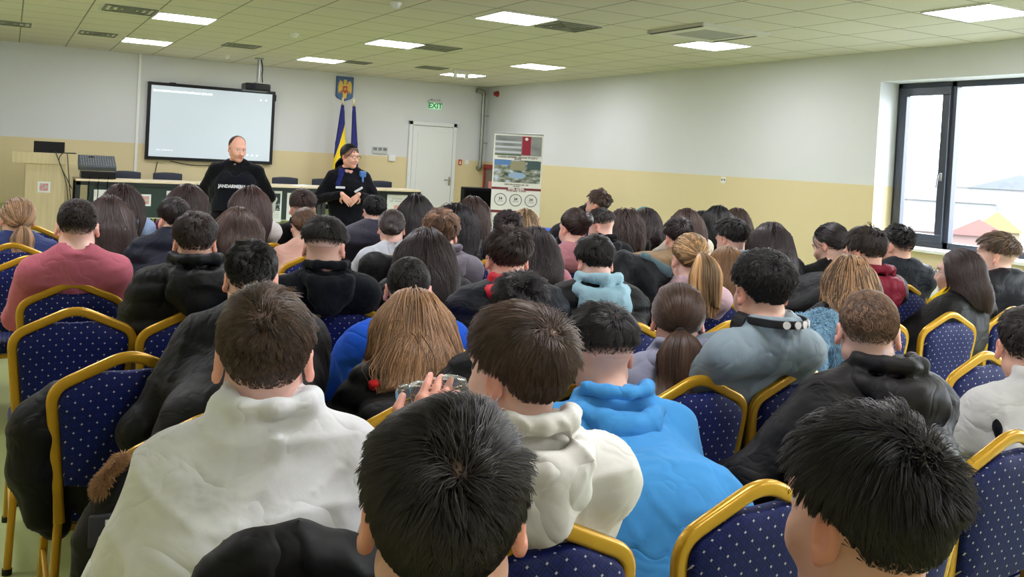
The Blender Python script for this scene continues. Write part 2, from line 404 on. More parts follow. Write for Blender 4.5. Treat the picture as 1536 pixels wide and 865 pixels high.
def make_hair(style, col, R, H, s, rg, lod, skin=(226, 184, 160), coll=None, N=None, B=None, tipz=None, hl=0, rough=.4, back=.12, d=3.):
    """returns V,Q,tint in person-local coords"""
    px = d/1367; VV = []; QQ = []; TT = []; nb = 0
    rad = max(.0008, .55*px)
    base = [16000, 6000, 2600, 1200][lod]; seg = [8, 6, 5, 5][lod]
    toL = lambda p: p @ (R*s).T+H
    MI = []
    def push(V, Q, T, m=0):
        nonlocal nb
        T = np.asarray(T); T = np.repeat(T[:, None], 3, 1) if T.ndim == 1 else T
        VV.append(V); QQ.append(Q+nb); TT.append(T); MI.append(np.full(len(Q), m, np.int32)); nb += len(V)
    W = unit(V3(.10*rg.choice([-1, 1]), -.70, .70)); sk3 = np.array(lin(skin)[:3])/np.array(lin(col)[:3])
    key = style if style in STY else ('short' if style != 'bald' else 'bald')
    st = STY.get(style, dict(cap=.010))
    # cap
    capt = st['cap']*.8; F = Field()
    def ctf(u):
        lo_ = (-.30, .25) if style in ('fade', 'bowl') else (-.5, .35)
        return .0006+capt*sstep(u[..., 2], *lo_) if style in STY else np.full(u.shape[:-1], capt)
    def cu(q):
        u = q/CR_R; return u/np.maximum(np.linalg.norm(u, axis=-1), 1e-6)[..., None]
    def capfn(p):
        q = (p-CR_C.astype(f32)); k0 = np.linalg.norm(q/CR_R.astype(f32), axis=-1); k1 = np.linalg.norm(q/(CR_R**2).astype(f32), axis=-1)
        u = cu(q); hz = hairline(u, style); mk = sstep(u[..., 2]-hz, -.02, .05)
        return (k0*(k0-1)/np.maximum(k1, 1e-6)-(-.006+(ctf(u)+.006)*mk)).astype(f32)
    F.ops.append((capfn, CR_C-CR_R-.03, CR_C+CR_R+.03, 0, False))
    V, Q = F.surface([.0045, .006, .008, .011][lod]); u = cu(V-CR_C)
    fw_ = {'fade': .46, 'bowl': .46, 'buzz': .5, 'bald': .9, 'short': .5, 'tuft': .4, 'mop': .3}.get(style, .14)
    mixs = (1-sstep(u[:, 2]-hairline(u, style), 0, fw_))*.98
    if style in STY and lod < 2 and style not in ('curly', 'curlymop'): mixs = np.maximum(mixs, (.62 if lod == 0 else .4)*np.exp(-(np.arccos(np.clip(u @ W, -1, 1))/.11)**2))
    if style == 'bald': mixs = np.maximum(mixs, .6)
    mixs = mixs**2.0
    if style in ('fade', 'bowl'): mixs = np.maximum(mixs, (1-sstep(u[:, 2], -.42, .0))**1.6)
    elif style in ('short', 'buzz', 'tuft'): mixs = np.maximum(mixs, (1-sstep(u[:, 2], -.72, -.30))*.9*(u[:, 1] < 0))
    push(toL(V), Q, .5*(1-mixs)[:, None]+sk3[None]*mixs[:, None]*.92, 1)
    # roots
    def roots(n):
        u = rg.normal(size=(n*4, 3)); u /= np.linalg.norm(u, axis=1)[:, None]
        ok = u[:, 2]+rg.normal(size=n*4)*.06-.04 > hairline(u, style)
        if style in ('fade', 'bowl'): ok &= rg.random(n*4) < sstep(u[:, 2], -.42, -.05)
        elif style in STY: ok &= rg.random(n*4) < .12+.88*sstep(u[:, 2]-hairline(u, style), .0, .34)
        if lod < 2 and style in ('short', 'tuft', 'mop'): ok &= rg.random(n*4) < sstep(np.arccos(np.clip(u @ W, -1, 1)), -.06, .10)
        u = u[ok][:n]; return u
    if style in STY:
        n = int(base*(1.25 if st.get('curl') else 1)); u = roots(n); n = len(u)
        P0 = CR_C+u*CR_R; nrm = u/CR_R; nrm /= np.linalg.norm(nrm, axis=1)[:, None]
        t = u-W; t -= (t*nrm).sum(1)[:, None]*nrm
        dist = np.linalg.norm(t, axis=1)[:, None]; t /= dist+1e-6; sw = np.cross(nrm, t)*rg.choice([-1, 1]); rnd_ = rg.normal(size=(n, 3))*.9*np.exp(-(dist/.22)**2)
        t = t+sw*.7*np.exp(-dist*1.3)+rnd_; t[:, 2] -= .15*(u[:, 2] < .3)
        # sides lie down and slightly back
        side = (np.abs(u[:, 0]) > .6) & (u[:, 2] < .5); t[side] += np.array([0, -.1, -.8])
        lw = np.interp(u[:, 2], [-.6, -.02, .35, 1] if style not in ('fade', 'bowl') else [-.6, .02, .3, 1], st['L'])
        if style in ('tuft',): lw = lw*np.interp(u[:, 1], [-.6, .6], [1, 1.5])
        L = lw*rg.uniform(.65, 1.2, n); L *= .2+.8*sstep(u[:, 2]-hairline(u, style), .0, .12 if style in ('fade', 'bowl') else .5 if style in ('short', 'buzz', 'tuft') else .3)
        tp_ = .22+.78*sstep(u[:, 2:3], .1, .65); low = st['lift']*(.5+.9*rg.random((n, 1)))*tp_
        # coherent jitter
        K = rg.normal(size=(4, 3))*22; ph = rg.uniform(0, 6.28, 4)
        jit = np.stack([np.sin(P0 @ K[i]+ph[i])+.6*np.sin(P0 @ (K[i][::-1]*2.3)+ph[i]*2) for i in range(3)], 1)*.42
        dvec = t/(np.linalg.norm(t, axis=1)[:, None]+1e-6)+nrm*low+jit+rg.normal(size=(n, 3))*.10
        dvec /= np.linalg.norm(dvec, axis=1)[:, None]
        P = np.zeros((n, seg+1, 3)); P[:, 0] = P0+nrm*.001; hgt = (.0012+st['vol']*rg.random(n)*np.clip(L/.04, .06, 1)*tp_[:, 0])
        gz = (R.T @ V3(0, 0, -1))
        for k in range(seg):
            dvec = dvec+gz*.10+t*.05; dvec /= np.linalg.norm(dvec, axis=1)[:, None]
            p = P[:, k]+dvec*(L/seg)[:, None]
            q = p-CR_C; k0 = np.linalg.norm(q/CR_R, axis=1); k1 = np.linalg.norm(q/CR_R**2, axis=1); sd = k0*(k0-1)/k1
            g = q/CR_R**2; g /= np.linalg.norm(g, axis=1)[:, None]
            want = hgt*math.sin(min(1, (k+1)/seg*1.3)*PI/2)+ctf(cu(q))
            dl = np.clip(want-sd, 0, None)+np.minimum(0, want*1.9+.003-sd)*.7
            p = p+g*dl[:, None]; P[:, k+1] = p
        if st.get('curl'):
            tt = np.linspace(0, 1, seg+1)[None, :, None]; a = st['curl']*rg.uniform(.6, 1.3, (n, 1, 1)); f = rg.uniform(9, 15, (n, 1, 1)); pp = rg.uniform(0, 6.28, (n, 1, 1))
            e1 = np.cross(nrm, V3(.3, .2, .9)); e1 /= np.linalg.norm(e1, axis=1)[:, None]; e2 = np.cross(nrm, e1)
            P = P+(e1[:, None]*np.sin(tt*f+pp)+e2[:, None]*np.cos(tt*f+pp))*a*np.minimum(1, tt*3)
            P, cl = clump(P, rg, 10, .75)
        else: P, cl = clump(P, rg, 22 if lod < 2 else 9, .62 if style not in ('buzz', 'bald') else .3)
        P = toL(P); T = (.62+.6*rg.random(n)); ct = rg.uniform(.6, 1.45, n); T = T*ct[cl]
        if hl: T = T*(1+hl*(ct[cl] > 1.1))
        V, Q = tubes(P, rad*rg.uniform(.8, 1.3, n), nref=H); push(V, Q, np.repeat(T, (seg+1)*3))
        return np.vstack(VV), np.vstack(QQ), np.vstack(TT), np.concatenate(MI)
    if style in ('long', 'wavy', 'bob', 'curlylong'):
        n = int(base*(1.0 if lod < 3 else .8)); seg = [16, 12, 9, 7][lod]; u = roots(n); n = len(u)
        P0 = CR_C+u*CR_R; sx = np.where(u[:, 0] > .0, 1, -1.)
        nrm = u/CR_R; nrm /= np.linalg.norm(nrm, axis=1)[:, None]
        dv = np.stack([np.tanh(u[:, 0]/.12)*.5*sstep(u[:, 2], .1, .7)+u[:, 0]*.15, -.5-.5*(u[:, 1] > .2), -.55-0*u[:, 0]], 1)
        dv -= (dv*nrm).sum(1)[:, None]*nrm*.9; dv += rg.normal(size=(n, 3))*.06
        P0w = toL(P0); dvw = dv @ R.T; dvw /= np.linalg.norm(dvw, axis=1)[:, None]
        tz = N[2]-.02 if style == 'bob' else tipz
        # hair mass behind the neck
        F = Field(); w = .82 if style != 'bob' else .9
        hb = R @ V3(0, -.035, -.0)*s+H; nk = N+B @ V3(0, -.05, .02); sc = (.62, 1, 1)
        nk2 = N+B @ V3(0, -back*.75, -.06); tp = N+B @ V3(0, -back-.01, 0); tp[2] = max(tz+.05, 0)
        F.cone(hb, nk, .074*s, .058*s, k=.02, sc=sc, R=B)
        if style != 'bob': F.cone(nk, nk2, .056*s, .045*s, k=.03, sc=sc, R=B).cone(nk2, tp, .045*s, .028*s, k=.03, sc=(.5, 1, 1), R=B)
        V, Q = F.surface([.007, .009, .012, .016][lod]); push(V, Q, np.full(len(V), .6), 1)
        G = Field(); G.ell(toL(CR_C), (CR_R+.003)*s, R=R, k=0); G.cone(toL(V3(0, .0, -.02)), toL(V3(0, .02, -.06)), .066*s, .05*s, k=.01)
        G.ops += F.ops; G.ops += coll.ops
        tot = (P0w[:, 2]-tz)*rg.uniform(.86, 1.06, n)+.07
        tot = np.maximum(tot, .05)
        P = np.zeros((n, seg+1, 3)); P[:, 0] = P0w; step = tot/seg
        off = .002+(.011 if style != 'curlylong' else .026)*rg.random(n)*s; dd = dvw; cap_off = .006 if style != 'curlylong' else .014
        K = rg.normal(size=(3, 3))*14; ph = rg.uniform(0, 6.28, 3)
        for k in range(seg):
            f = (k+1)/seg
            dd = dd+V3(0, 0, -1)*.55*(.35+f)+np.sin(P[:, k] @ K.T+ph)*.06
            if style in ('wavy', 'curlylong') and f > .3:
                dd = dd+B @ V3(1, 0, 0)*(np.sin(f*17+u[:, 0]*6+u[:, 1]*4)*.42*f)[:, None]
            if f > .45: dd = dd-(B @ V3(1, 0, 0))*(((P[:, k]-N) @ (B @ V3(1, 0, 0)))*2.5)[:, None]
            dd /= np.linalg.norm(dd, axis=1)[:, None]
            p = P[:, k]+dd*step[:, None]
            e = .004; D0 = G.at(p.astype(f32)); m = D0 < off
            if m.any():
                pm = p[m].astype(f32); g = np.stack([G.at(pm+np.array(v, f32))-D0[m] for v in ((e, 0, 0), (0, e, 0), (0, 0, e))], 1)
                g /= np.linalg.norm(g, axis=1)[:, None]+1e-6; p[m] += g*(off[m]-D0[m])[:, None]
            m = (D0 > off+cap_off) & (p[:, 2] > N[2]-.02)
            if m.any():
                pm = p[m].astype(f32); g = np.stack([G.at(pm+np.array(v, f32))-D0[m] for v in ((e, 0, 0), (0, e, 0), (0, 0, e))], 1)
                g /= np.linalg.norm(g, axis=1)[:, None]+1e-6; p[m] -= g*np.minimum(.02, (D0[m]-off[m]-cap_off))[:, None]
            P[:, k+1] = p
        if style == 'curlylong':
            tt = np.linspace(0, 1, seg+1)[None, :, None]; a = .010*rg.uniform(.5, 1.3, (n, 1, 1)); f = rg.uniform(22, 34, (n, 1, 1)); pp = rg.uniform(0, 6.28, (n, 1, 1))
            P = P+(V3(1, 0, 0)*np.sin(tt*f+pp)+V3(0, 1, 0)*np.cos(tt*f+pp))*a*np.minimum(1, tt*4)
        P, cl = clump(P, rg, 16 if lod < 2 else 10, .38 if style != 'curlylong' else .8)
        ct = rg.uniform(.7, 1.35, n); T = (.75+.45*rg.random(n))*ct[cl]
        if hl: T = T*(1+hl*(ct[cl] > 1.08))
        V, Q = tubes(P, rad*rg.uniform(.8, 1.3, n), nref=H); push(V, Q, np.repeat(T, (seg+1)*3))
        return np.vstack(VV), np.vstack(QQ), np.vstack(TT), np.concatenate(MI)
    # tied hair: ponytail / low_tail / bun / updo
    Th = {'pony': V3(0, -.118, .012), 'low': V3(0, -.108, -.045), 'bun': V3(0, -.118, -.01), 'topbun': V3(0, -.115, .045), 'updo': V3(0, -.112, .0)}[style]
    n = int(base*.8); u = roots(n); n = len(u); ut = unit((Th-CR_C)/CR_R)
    seg2 = seg; tt = np.linspace(0, 1, seg2+1)[None, :, None]
    om = np.arccos(np.clip(u @ ut, -1, 1))[:, None, None]; so = np.sin(om)+1e-6
    U = np.sin((1-tt)*om)/so*u[:, None]+np.sin(tt*om)/so*ut
    hg = .003+.008*rg.random((n, 1, 1))*np.sin(tt*PI*.9)+.006*tt+.0025*np.sin(u[:, None, 0:1]*60)
    P = CR_C+U*(CR_R+hg); P, cl = clump(P, rg, 12, .4)
    ct = rg.uniform(.75, 1.3, n); T = (.75+.45*rg.random(n))*ct[cl]
    if hl: T = T*(1+hl*(ct[cl] > 1.08))
    V, Q = tubes(toL(P), rad*rg.uniform(.9, 1.3, n), nref=H, tip=.8); push(V, Q, np.repeat(T, (seg2+1)*3))
    T0 = toL(Th); bk = R @ V3(0, -1, 0)
    if style in ('pony', 'low'):
        n = int(base*.35); sg = seg+4; tz = tipz; Lt = (T0[2]-tz)+.05
        P = np.zeros((n, sg+1, 3)); ang = rg.uniform(0, 6.28, n); rr = np.sqrt(rg.random(n))
        P[:, 0] = T0+(np.cos(ang)*rr*.009)[:, None]*(R @ V3(1, 0, 0))+(np.sin(ang)*rr*.009)[:, None]*V3(0, 0, 1)
        dd = bk*1.0+V3(0, 0, .1)+(np.cos(ang)*rr*.7)[:, None]*(R @ V3(1, 0, 0))+(np.sin(ang)*rr*.5)[:, None]*V3(0, 0, 1)
        for k in range(sg):
            f = k/sg; dd = dd+V3(0, 0, -1)*.6; dd[:, 0] += np.sin(f*9+ang)*.10
            dd /= np.linalg.norm(dd, axis=1)[:, None]
            p = P[:, k]+dd*(Lt/sg*(.8+.3*rr[:, None]))
            p += (np.cos(ang)*rr)[:, None]*(R @ V3(1, 0, 0))*(.006 if f < .35 else -.004)
            if coll is not None:
                D0 = coll.at(p.astype(f32)); m = D0 < .008
                if m.any():
                    pm = p[m].astype(f32); g = np.stack([coll.at(pm+np.array(v, f32))-D0[m] for v in ((.004, 0, 0), (0, .004, 0), (0, 0, .004))], 1)
                    g /= np.linalg.norm(g, axis=1)[:, None]+1e-6; p[m] += g*(.008-D0[m]+.01*rr[m])[:, None]
            P[:, k+1] = p
        P, cl = clump(P, rg, 10, .5); ct = rg.uniform(.7, 1.35, n); T = (.75+.45*rg.random(n))*ct[cl]
        if hl: T = T*(1+hl*(ct[cl] > 1.08))
        V, Q = tubes(P, rad*rg.uniform(.9, 1.4, n)*1.2); push(V, Q, np.repeat(T, (sg+1)*3))
    else:
        br = {'bun': .030, 'topbun': .036, 'updo': .04}[style]*s; c = T0+bk*br*.6+V3(0, 0, .006)
        F = Field(); F.ell(c, (br*1.15, br*.95, br), R=R); V, Q = F.surface(.008); push(V, Q, np.full(len(V), .55))
        n = int(base*.3); sg = 10; a0 = rg.uniform(0, 6.28, n); b = rg.uniform(0, 6.28, n); t = np.linspace(0, 2.6, sg+1)[None]
        A = a0[:, None]+t; r1 = br*(.6+.10*rg.random((n, 1))); r2 = br*(.48+.12*rg.random((n, 1)))
        Bq = b[:, None]+t*.8; x = (r1+r2*np.cos(Bq))*np.cos(A); z = (r1+r2*np.cos(Bq))*np.sin(A); y = r2*np.sin(Bq)
        if style == 'updo': x = x+rg.normal(size=x.shape)*.004; z = z+rg.normal(size=x.shape)*.005
        P = np.stack([x, y, z], -1) @ R.T+c; T = .7+.6*rg.random(n)
        V, Q = tubes(P, rad*1.2*rg.uniform(.9, 1.3, n), nref=c); push(V, Q, np.repeat(T, (sg+1)*3))
    return np.vstack(VV), np.vstack(QQ), np.vstack(TT), np.concatenate(MI)

def add_hand(F, W, dr, nr, s=1., curl=.5, side=1, spread=.012):
    """palm + five fingers; dr pointing, nr = palm normal (towards which fingers curl), side = thumb side"""
    dr = unit(dr); nr = unit(nr-dr*(nr @ dr)); sd = np.cross(dr, nr)*side
    for o in (-1.5, -.5, .5, 1.5): F.cone(W+sd*o*.008*s, W+dr*.085*s+sd*o*.019*s, .015*s, .0115*s, k=.008)
    for i, (o, L) in enumerate(((1.5, .068), (.5, .076), (-.5, .072), (-1.5, .056))):
        p = W+dr*.085*s+sd*o*.019*s; d = unit(dr+sd*o*spread*4)
        for j, (f, r) in enumerate(((.42, .0092), (.33, .0082), (.25, .0072))):
            a = curl*(.7 if j == 0 else 1.0); d = unit(d*math.cos(a)+nr*math.sin(a)-dr*0); q = p+d*L*f*s*1.1
            F.cone(p, q, r*s, r*.9*s, k=.002); p = q
    p = W+dr*.02*s+sd*.028*s; d = unit(dr*.6+sd*.75+nr*.35)
    q = p+d*.045*s; F.cone(p, q, .013*s, .0105*s, k=.006); q2 = q+unit(dr*.9+nr*.5+sd*.1)*.032*s; F.cone(q, q2, .0105*s, .008*s, k=.003)
PEOPLE = {}
def person(pid, label, head, s, base, hair, top, rel=0, pitch=8, byaw=None, d=None, skin=(226, 184, 160), pants=(30, 32, 40), seed=None,
           tip=None, arms=None, standing=False, female=False, hl=0, fade_tint=None, hands=False, wide=1.0, beard=False, back=.0, roll=0, group=None, collar=None):
    """head: world point of the crown; base: chair spot on the floor"""
    seed = seed if seed is not None else sum(map(ord, pid))*7; rg = np.random.default_rng(seed)
    d = d or float(np.linalg.norm(head-V3(0, 0, CZ)))
    lod = 0 if d < 1.9 else 1 if d < 3.7 else 2 if d < 5.2 else 3
    az = math.degrees(math.atan2(head[0], head[1])); hy = math.radians(rel-az)
    by = math.radians(byaw) if byaw is not None else math.radians(-az*.3)*1.0
    B = rotz(by); R = rotz(hy) @ rotx(-math.radians(pitch)) @ roty(math.radians(roll))
    org = V3(base[0], base[1], 0); H = head-org-V3(0, 0, (.124+{'tuft': .016, 'short': .006, 'mop': .014, 'curly': .020, 'curlymop': .024, 'fade': .008}.get(hair[0], .004))*s)
    g = .92 if female else 1.0; g *= min(1.05, max(.9, s))
    if standing:
        N = H-B @ V3(0, .035, .145*s); P = V3(0, 0, N[2]*.63); M = (P+N)/2+B @ V3(0, -.015, 0)
    else:
        fw = max(0, H[1]-.2)
        N = H+B @ V3(0, -.05-.10*min(fw, .5), -.111*s)
        P = V3(0, .19, .57); P[0] = N[0]*.25
        M = (P*.5+N*.5)+V3(0, -.035-.05*min(fw, .6), 0); M[1] = max(M[1], .155)
    Cc = N+B @ V3(0, .03, -.15); Cc = Cc*.75+M*.25
    if not standing: Cc[1] = max(Cc[1], .15)
    sw = .172*g*wide; sc = (.66, 1, 1)
    jt = {}
    for sg in (-1, 1):
        S = N+B @ V3(sg*sw, .015, -.078); dflt = True
        if arms and arms.get(sg): E, W = [np.asarray(a, float) for a in arms[sg]]
        elif standing: E = S+B @ V3(sg*.07, .0, -.28); W = E+B @ V3(sg*.0, .06, -.25)
        else:
            W = V3(P[0]+sg*.09, P[1]+.40, .70); E = (S+W)/2+B @ V3(sg*.09, -.04, -.09); E[1] = max(E[1], .17)
            E[2] = max(E[2], .62)
        jt[sg] = (S, E, W)
    def torso(F, t, k=.05, q=0, arms_=True, end=1.0, belly=0):
        F.cone(P, M, .115*g+t, .108*g+t+belly, k=.02, sc=sc, R=B, quilt=q)
        F.cone(M, Cc, .108*g+t+belly, .112*g+t, k=k, sc=sc, R=B, quilt=q)
        F.cone(Cc, N+B @ V3(0, .0, -.03), .112*g+t, .06+t, k=k, sc=sc, R=B)
        F.cone(N+B @ V3(-sw*.85, .005, -.072), N+B @ V3(sw*.85, .005, -.072), .052*g+t*.8, k=k)
        F.cone(N+B @ V3(-.05, -.01, .0), N+B @ V3(-sw*.8, .0, -.068), .042+t*.6, .048+t*.6, k=.03)
        F.cone(N+B @ V3(.05, -.01, .0), N+B @ V3(sw*.8, .0, -.068), .042+t*.6, .048+t*.6, k=.03)
        if arms_:
            for sg in (-1, 1):
                S, E, W = jt[sg]; We = E+(W-E)*end
                F.cone(S, E, .048*g+t, .041*g+t*1.0, k=.05, quilt=q); F.cone(E, We, .042*g+t*1.1, .029*g+t*.9, k=.02, quilt=q)
    # ---- body
    F = Field(); hp = lambda x, y, z: H+R @ (V3(x, y, z)*s)
    torso(F, 0)
    if standing:
        hip, kn, an = [V3(0, 0, z) for z in (P[2]-.03, P[2]*.53, .09)]
        legs = [(hip+B @ V3(sg*.085, 0, 0), kn+B @ V3(sg*.10, .01, 0), an+B @ V3(sg*.115, -.01, 0)) for sg in (-1, 1)]
    else:
        legs = [(V3(P[0]+sg*.085, P[1]+.02, .545), V3(sg*.13, P[1]+.42, .535), V3(sg*.13, P[1]+.40, .09)) for sg in (-1, 1)]
    F.cone(legs[0][0], legs[1][0], .10*g, k=.04)
    for a, b, c in legs:
        F.cone(a, b, .078*g, .055*g, k=.04); F.cone(b, c, .052*g, .036*g, k=.02); F.cone(c, c+B @ V3(0, .13, -.045), .036, .028, k=.02)
    for sg in (-1, 1):
        S, E, W = jt[sg]; dr = unit(W-E)
        hd = arms.get('dir%d' % sg) if arms else None
        if hd is not None: add_hand(F, W, hd[0], hd[1], g*.98*(hd[4] if len(hd) > 4 else 1), hd[2], hd[3])
        else: add_hand(F, W, unit(dr+V3(0, .4, 0)), V3(0, .2, -1), g*.98, .45, -sg)
    F.cone(N+V3(0, 0, -.03), hp(0, -.016, -.055), .057*g, .049*s*g**.5, k=.025)
    F.ell(hp(*CR_C), (CR_R-.002)*s, R=R, k=.03)
    F.ell(hp(0, .024, -.028), V3(.061, .070, .088)*s, R=R, k=.03)
    for x in (-1, 1): F.cone(hp(x*.046, -.005, -.058), hp(x*.012, .070, -.098), .020*s, .017*s, k=.03)
    F.cone(hp(0, .088, .004), hp(0, .110, -.034), .0085*s, .012*s, k=.012)
    for x in (-1, 1): F.ell(hp(x*.012, .098, -.038), V3(.008, .010, .007)*s, R=R, k=.006)
    F.cone(hp(-.034, .081, .026), hp(.034, .081, .026), .012*s, k=.015)
    for x in (-1, 1):
        F.ell(hp(x*.031, .100, .004), V3(.017, .014, .012)*s, R=R, k=.01, cut=True); F.ell(hp(x*.030, .0765, .004), V3(.0125, .0125, .0125)*s, R=R, k=.002)
        F.cone(hp(x*.04, .062, -.03), hp(x*.03, .075, -.045), .018*s, k=.03)
    F.cone(hp(-.018, .0885, -.064), hp(.018, .0885, -.064), .0065*s, k=.006); F.cone(hp(-.016, .0885, -.074), hp(.016, .0885, -.074), .007*s, k=.004)
    for x in (-1, 1):
        Re = R @ rotz(x*-.45)
        F.ell(hp(x*.080, -.010, -.008), V3(.0080, .018, .030)*s, R=Re, k=.006)
        F.ell(hp(x*.089, -.006, -.004), V3(.0075, .011, .019)*s, R=Re, k=.005, cut=True)
        F.cone(hp(x*.0815, -.003, -.03), hp(x*.0815, -.002, -.036), .0075*s, k=.006)
    hh = [.010, .014, .019, .024][lod]; hf = [.0042, .0055, .0075, .010][lod]
    fine = [((H[0]-.10*s, H[0]+.10*s, hf), (H[1]-.12*s, H[1]+.13*s, hf), (H[2]-.12*s, H[2]+.12*s, hf))]
    if hands:
        for sg in (-1, 1):
            W = jt[sg][2]; fine.append(((W[0]-.17, W[0]+.17, .005), (W[1]-.17, W[1]+.17, .005), (W[2]-.17, W[2]+.17, .005)))
    V, Q = F.surface(hh, fine)
    sm = skinmats(skin); mi = np.zeros(len(Q), np.int32); cen = (V[Q[:, 0]]+V[Q[:, 2]])/2
    L = ((cen-H) @ R)/s
    mi[(np.abs(L[:, 0]) > .074) & (np.abs(L[:, 2]) < .055) & (L[:, 1] > -.05) & (L[:, 1] < .03)] = 1
    if lod < 3 or True:
        for x in (-1, 1):
            r = np.linalg.norm(L-V3(x*.030, .0765, .004), axis=1); m = r < .0133; mi[m] = 3; mi[m & (np.hypot(L[:, 0]-x*.030, L[:, 2]-.004) < .0062)] = 4
        mi[(np.abs(L[:, 0]) < .020) & (L[:, 1] > .090) & (L[:, 2] < -.060) & (L[:, 2] > -.079)] = 2
    root = thing('person', label, 'person', (base[0], base[1], 0), 0, group)
    mesh_np('body', V, Q, sm, root, mi=mi)
    # ---- clothes
    kind, tc = top[0], top[1]
    T = Field(); t = {'sweater': .014, 'hoodie': .020, 'puffer': .030, 'parka': .032, 'shirt': .012, 'fleece': .022, 'uniform': .014, 'vest': .02}[kind]
    torso(T, t, end=.92, belly=back)
    if standing: T.cone(P+V3(0, 0, -.02), P+V3(0, 0, -.10), .125*g+t, k=.03, sc=sc, R=B)
    nk = hp(0, -.012, -.055)
    T.cone(N+B @ V3(0, .012, -.03), nk+(nk-N)*.8, .054+t*.2, .060+t*.3, k=.01, cut=True)
    hood = kind == 'hoodie' or (len(top) > 2 and top[2] == 'hood')
    NB = lambda x, y, z: N+B @ V3(x, y, z)
    if kind in ('shirt', 'fleece'):
        hgt = .035 if kind == 'shirt' else .06
        for i in range(8):
            a = PI*2*i/8; b2 = PI*2*(i+1)/8; rr = .078
            T.cone(NB(rr*math.cos(a), rr*math.sin(a)*.9, .005), NB(rr*math.cos(b2), rr*math.sin(b2)*.9, .005), .012, k=.006)
            T.cone(NB(rr*math.cos(a), rr*math.sin(a)*.9-.005, hgt), NB(rr*math.cos(b2), rr*math.sin(b2)*.9-.005, hgt), .011, k=.03)
    elif not hood:
        for i in range(8):
            a = PI*2*i/8; b2 = PI*2*(i+1)/8; rr = .066+t*.3
            T.cone(NB(rr*math.cos(a), rr*math.sin(a)*.9, .012), NB(rr*math.cos(b2), rr*math.sin(b2)*.9, .012), .009+t*.25, k=.008)
    T.post = folds(seed, .0065 if kind not in ('puffer', 'uniform') else .004, 1.0, .013 if kind == 'puffer' else (.006 if kind == 'parka' else 0), .075 if kind == 'puffer' else .17)
    hT = [.0075, .010, .014, .02][lod]
    V, Q = T.surface(hT)
    mat = fabric(tc, puffer=kind in ('puffer', 'parka'))
    nm = {'sweater': 'sweater', 'hoodie': 'hoodie', 'puffer': 'jacket', 'parka': 'jacket', 'shirt': 'shirt', 'fleece': 'fleece_top', 'uniform': 'uniform_top', 'vest': 'vest'}[kind]
    tobj = mesh_np(nm, V, Q, mat, root)
    coll = Field(); torso(coll, t+.004, arms_=True)
    if hood:
        hc = top[3] if len(top) > 3 else tc; q = 1.25 if kind in ('puffer', 'parka') else 1.0
        Hd = Field()
        up = .022 if q == 1.0 else .022
        pts = [NB(.080, .045, .020), NB(.086, -.015, .032+up), NB(.058, -.070*q, .036+up), NB(0, -.088*q, .036+up), NB(-.058, -.070*q, .036+up), NB(-.086, -.015, .032+up), NB(-.080, .045, .020)]
        for a, b in zip(pts[:-1], pts[1:]): Hd.cone(a, b, .018*q, k=.012)
        pts2 = [NB(.098, .02, -.005), NB(.104, -.035, -.005), NB(.07, -.092*q, -.01), NB(0, -.112*q, -.015), NB(-.07, -.092*q, -.01), NB(-.104, -.035, -.005), NB(-.098, .02, -.005)]
        for a, b in zip(pts2[:-1], pts2[1:]): Hd.cone(a, b, .026*q, k=.022)
        Hd.ell(NB(0, -.104*q, -.065), (.098*q, .036*q, .062*q), R=B @ rotx(.3), k=.03)
        Hd.ell(NB(.0, -.112*q, -.115), (.052*q, .028*q, .04*q), R=B @ rotx(.3), k=.03)
        Hd.cone(NB(0, -.01, -.02), nk+(nk-N)*.9, .062, .070, k=.01, cut=True)
        Hd.post = folds(seed+3, .0055, 1.6); V, Q = Hd.surface(hT*.85); mesh_np('hood', V, Q, fabric(hc, puffer=kind in ('puffer', 'parka')), tobj)
        for o in Hd.ops:
            if not o[4]: coll.ops.append(o)
    if not standing or True:
        G = Field(); G.cone(legs[0][0], legs[1][0], .113*g, k=.04)
        if standing: G.cone(P+V3(0, 0, .06), P, .112*g, k=.03, sc=sc, R=B)
        for a, b, c in legs: G.cone(a, b, .092*g, .07*g, k=.04); G.cone(b, c-V3(0, 0, .03), .068*g, .058*g, k=.02)
        G.post = folds(seed+5, .004); V, Q = G.surface(max(hT, .011)); mesh_np('trousers', V, Q, fabric(pants), root)
        if d < 99:
            for a, b, c in legs:
                mb = Field(); mb.cone(c+V3(0, -.03, -.045), c+B @ V3(0, .15, -.055), .042, .032, k=.02); mb.ell(c+V3(0, -.01, -.02), (.045, .055, .06), k=.02)
                mb.box(c+V3(0, 0, -.10), (.3, .4, .012), .001, cut=True, k=.004); V, Q = mb.surface(.012); mesh_np('shoe', V, Q, plain('shoe_white', (205, 205, 205), .5), root)
    tz = tip if tip is not None else N[2]-.18
    hs = hair[0]
    V, Q, T_, mi = make_hair(hs, hair[1], R, H, s, rg, lod, skin, coll, N, B, tz, hl, d=d, back=.10+t)
    mesh_np('hair', V, Q, [hairmat(hair[1]), hairmat(hair[1], .85)], root, tint=T_, mi=mi)
    PEOPLE[pid] = dict(root=root, H=H, R=R, s=s, N=N, B=B, jt=jt, P=P, M=M, Cc=Cc, top=tobj, org=org, hp=hp, g=g, t=t)
    # eyebrows
    Fb = Field()
    for x in (-1, 1): Fb.cone(hp(x*.014, .0935, .0215), hp(x*.044, .083, .022), .0034*s, .0022*s, k=.001)
    V, Q = Fb.surface(.0035 if lod < 3 else .005); mesh_np('eyebrows', V, Q, hairmat(hair[1]), root, tint=np.full(len(V), .7))
    return root
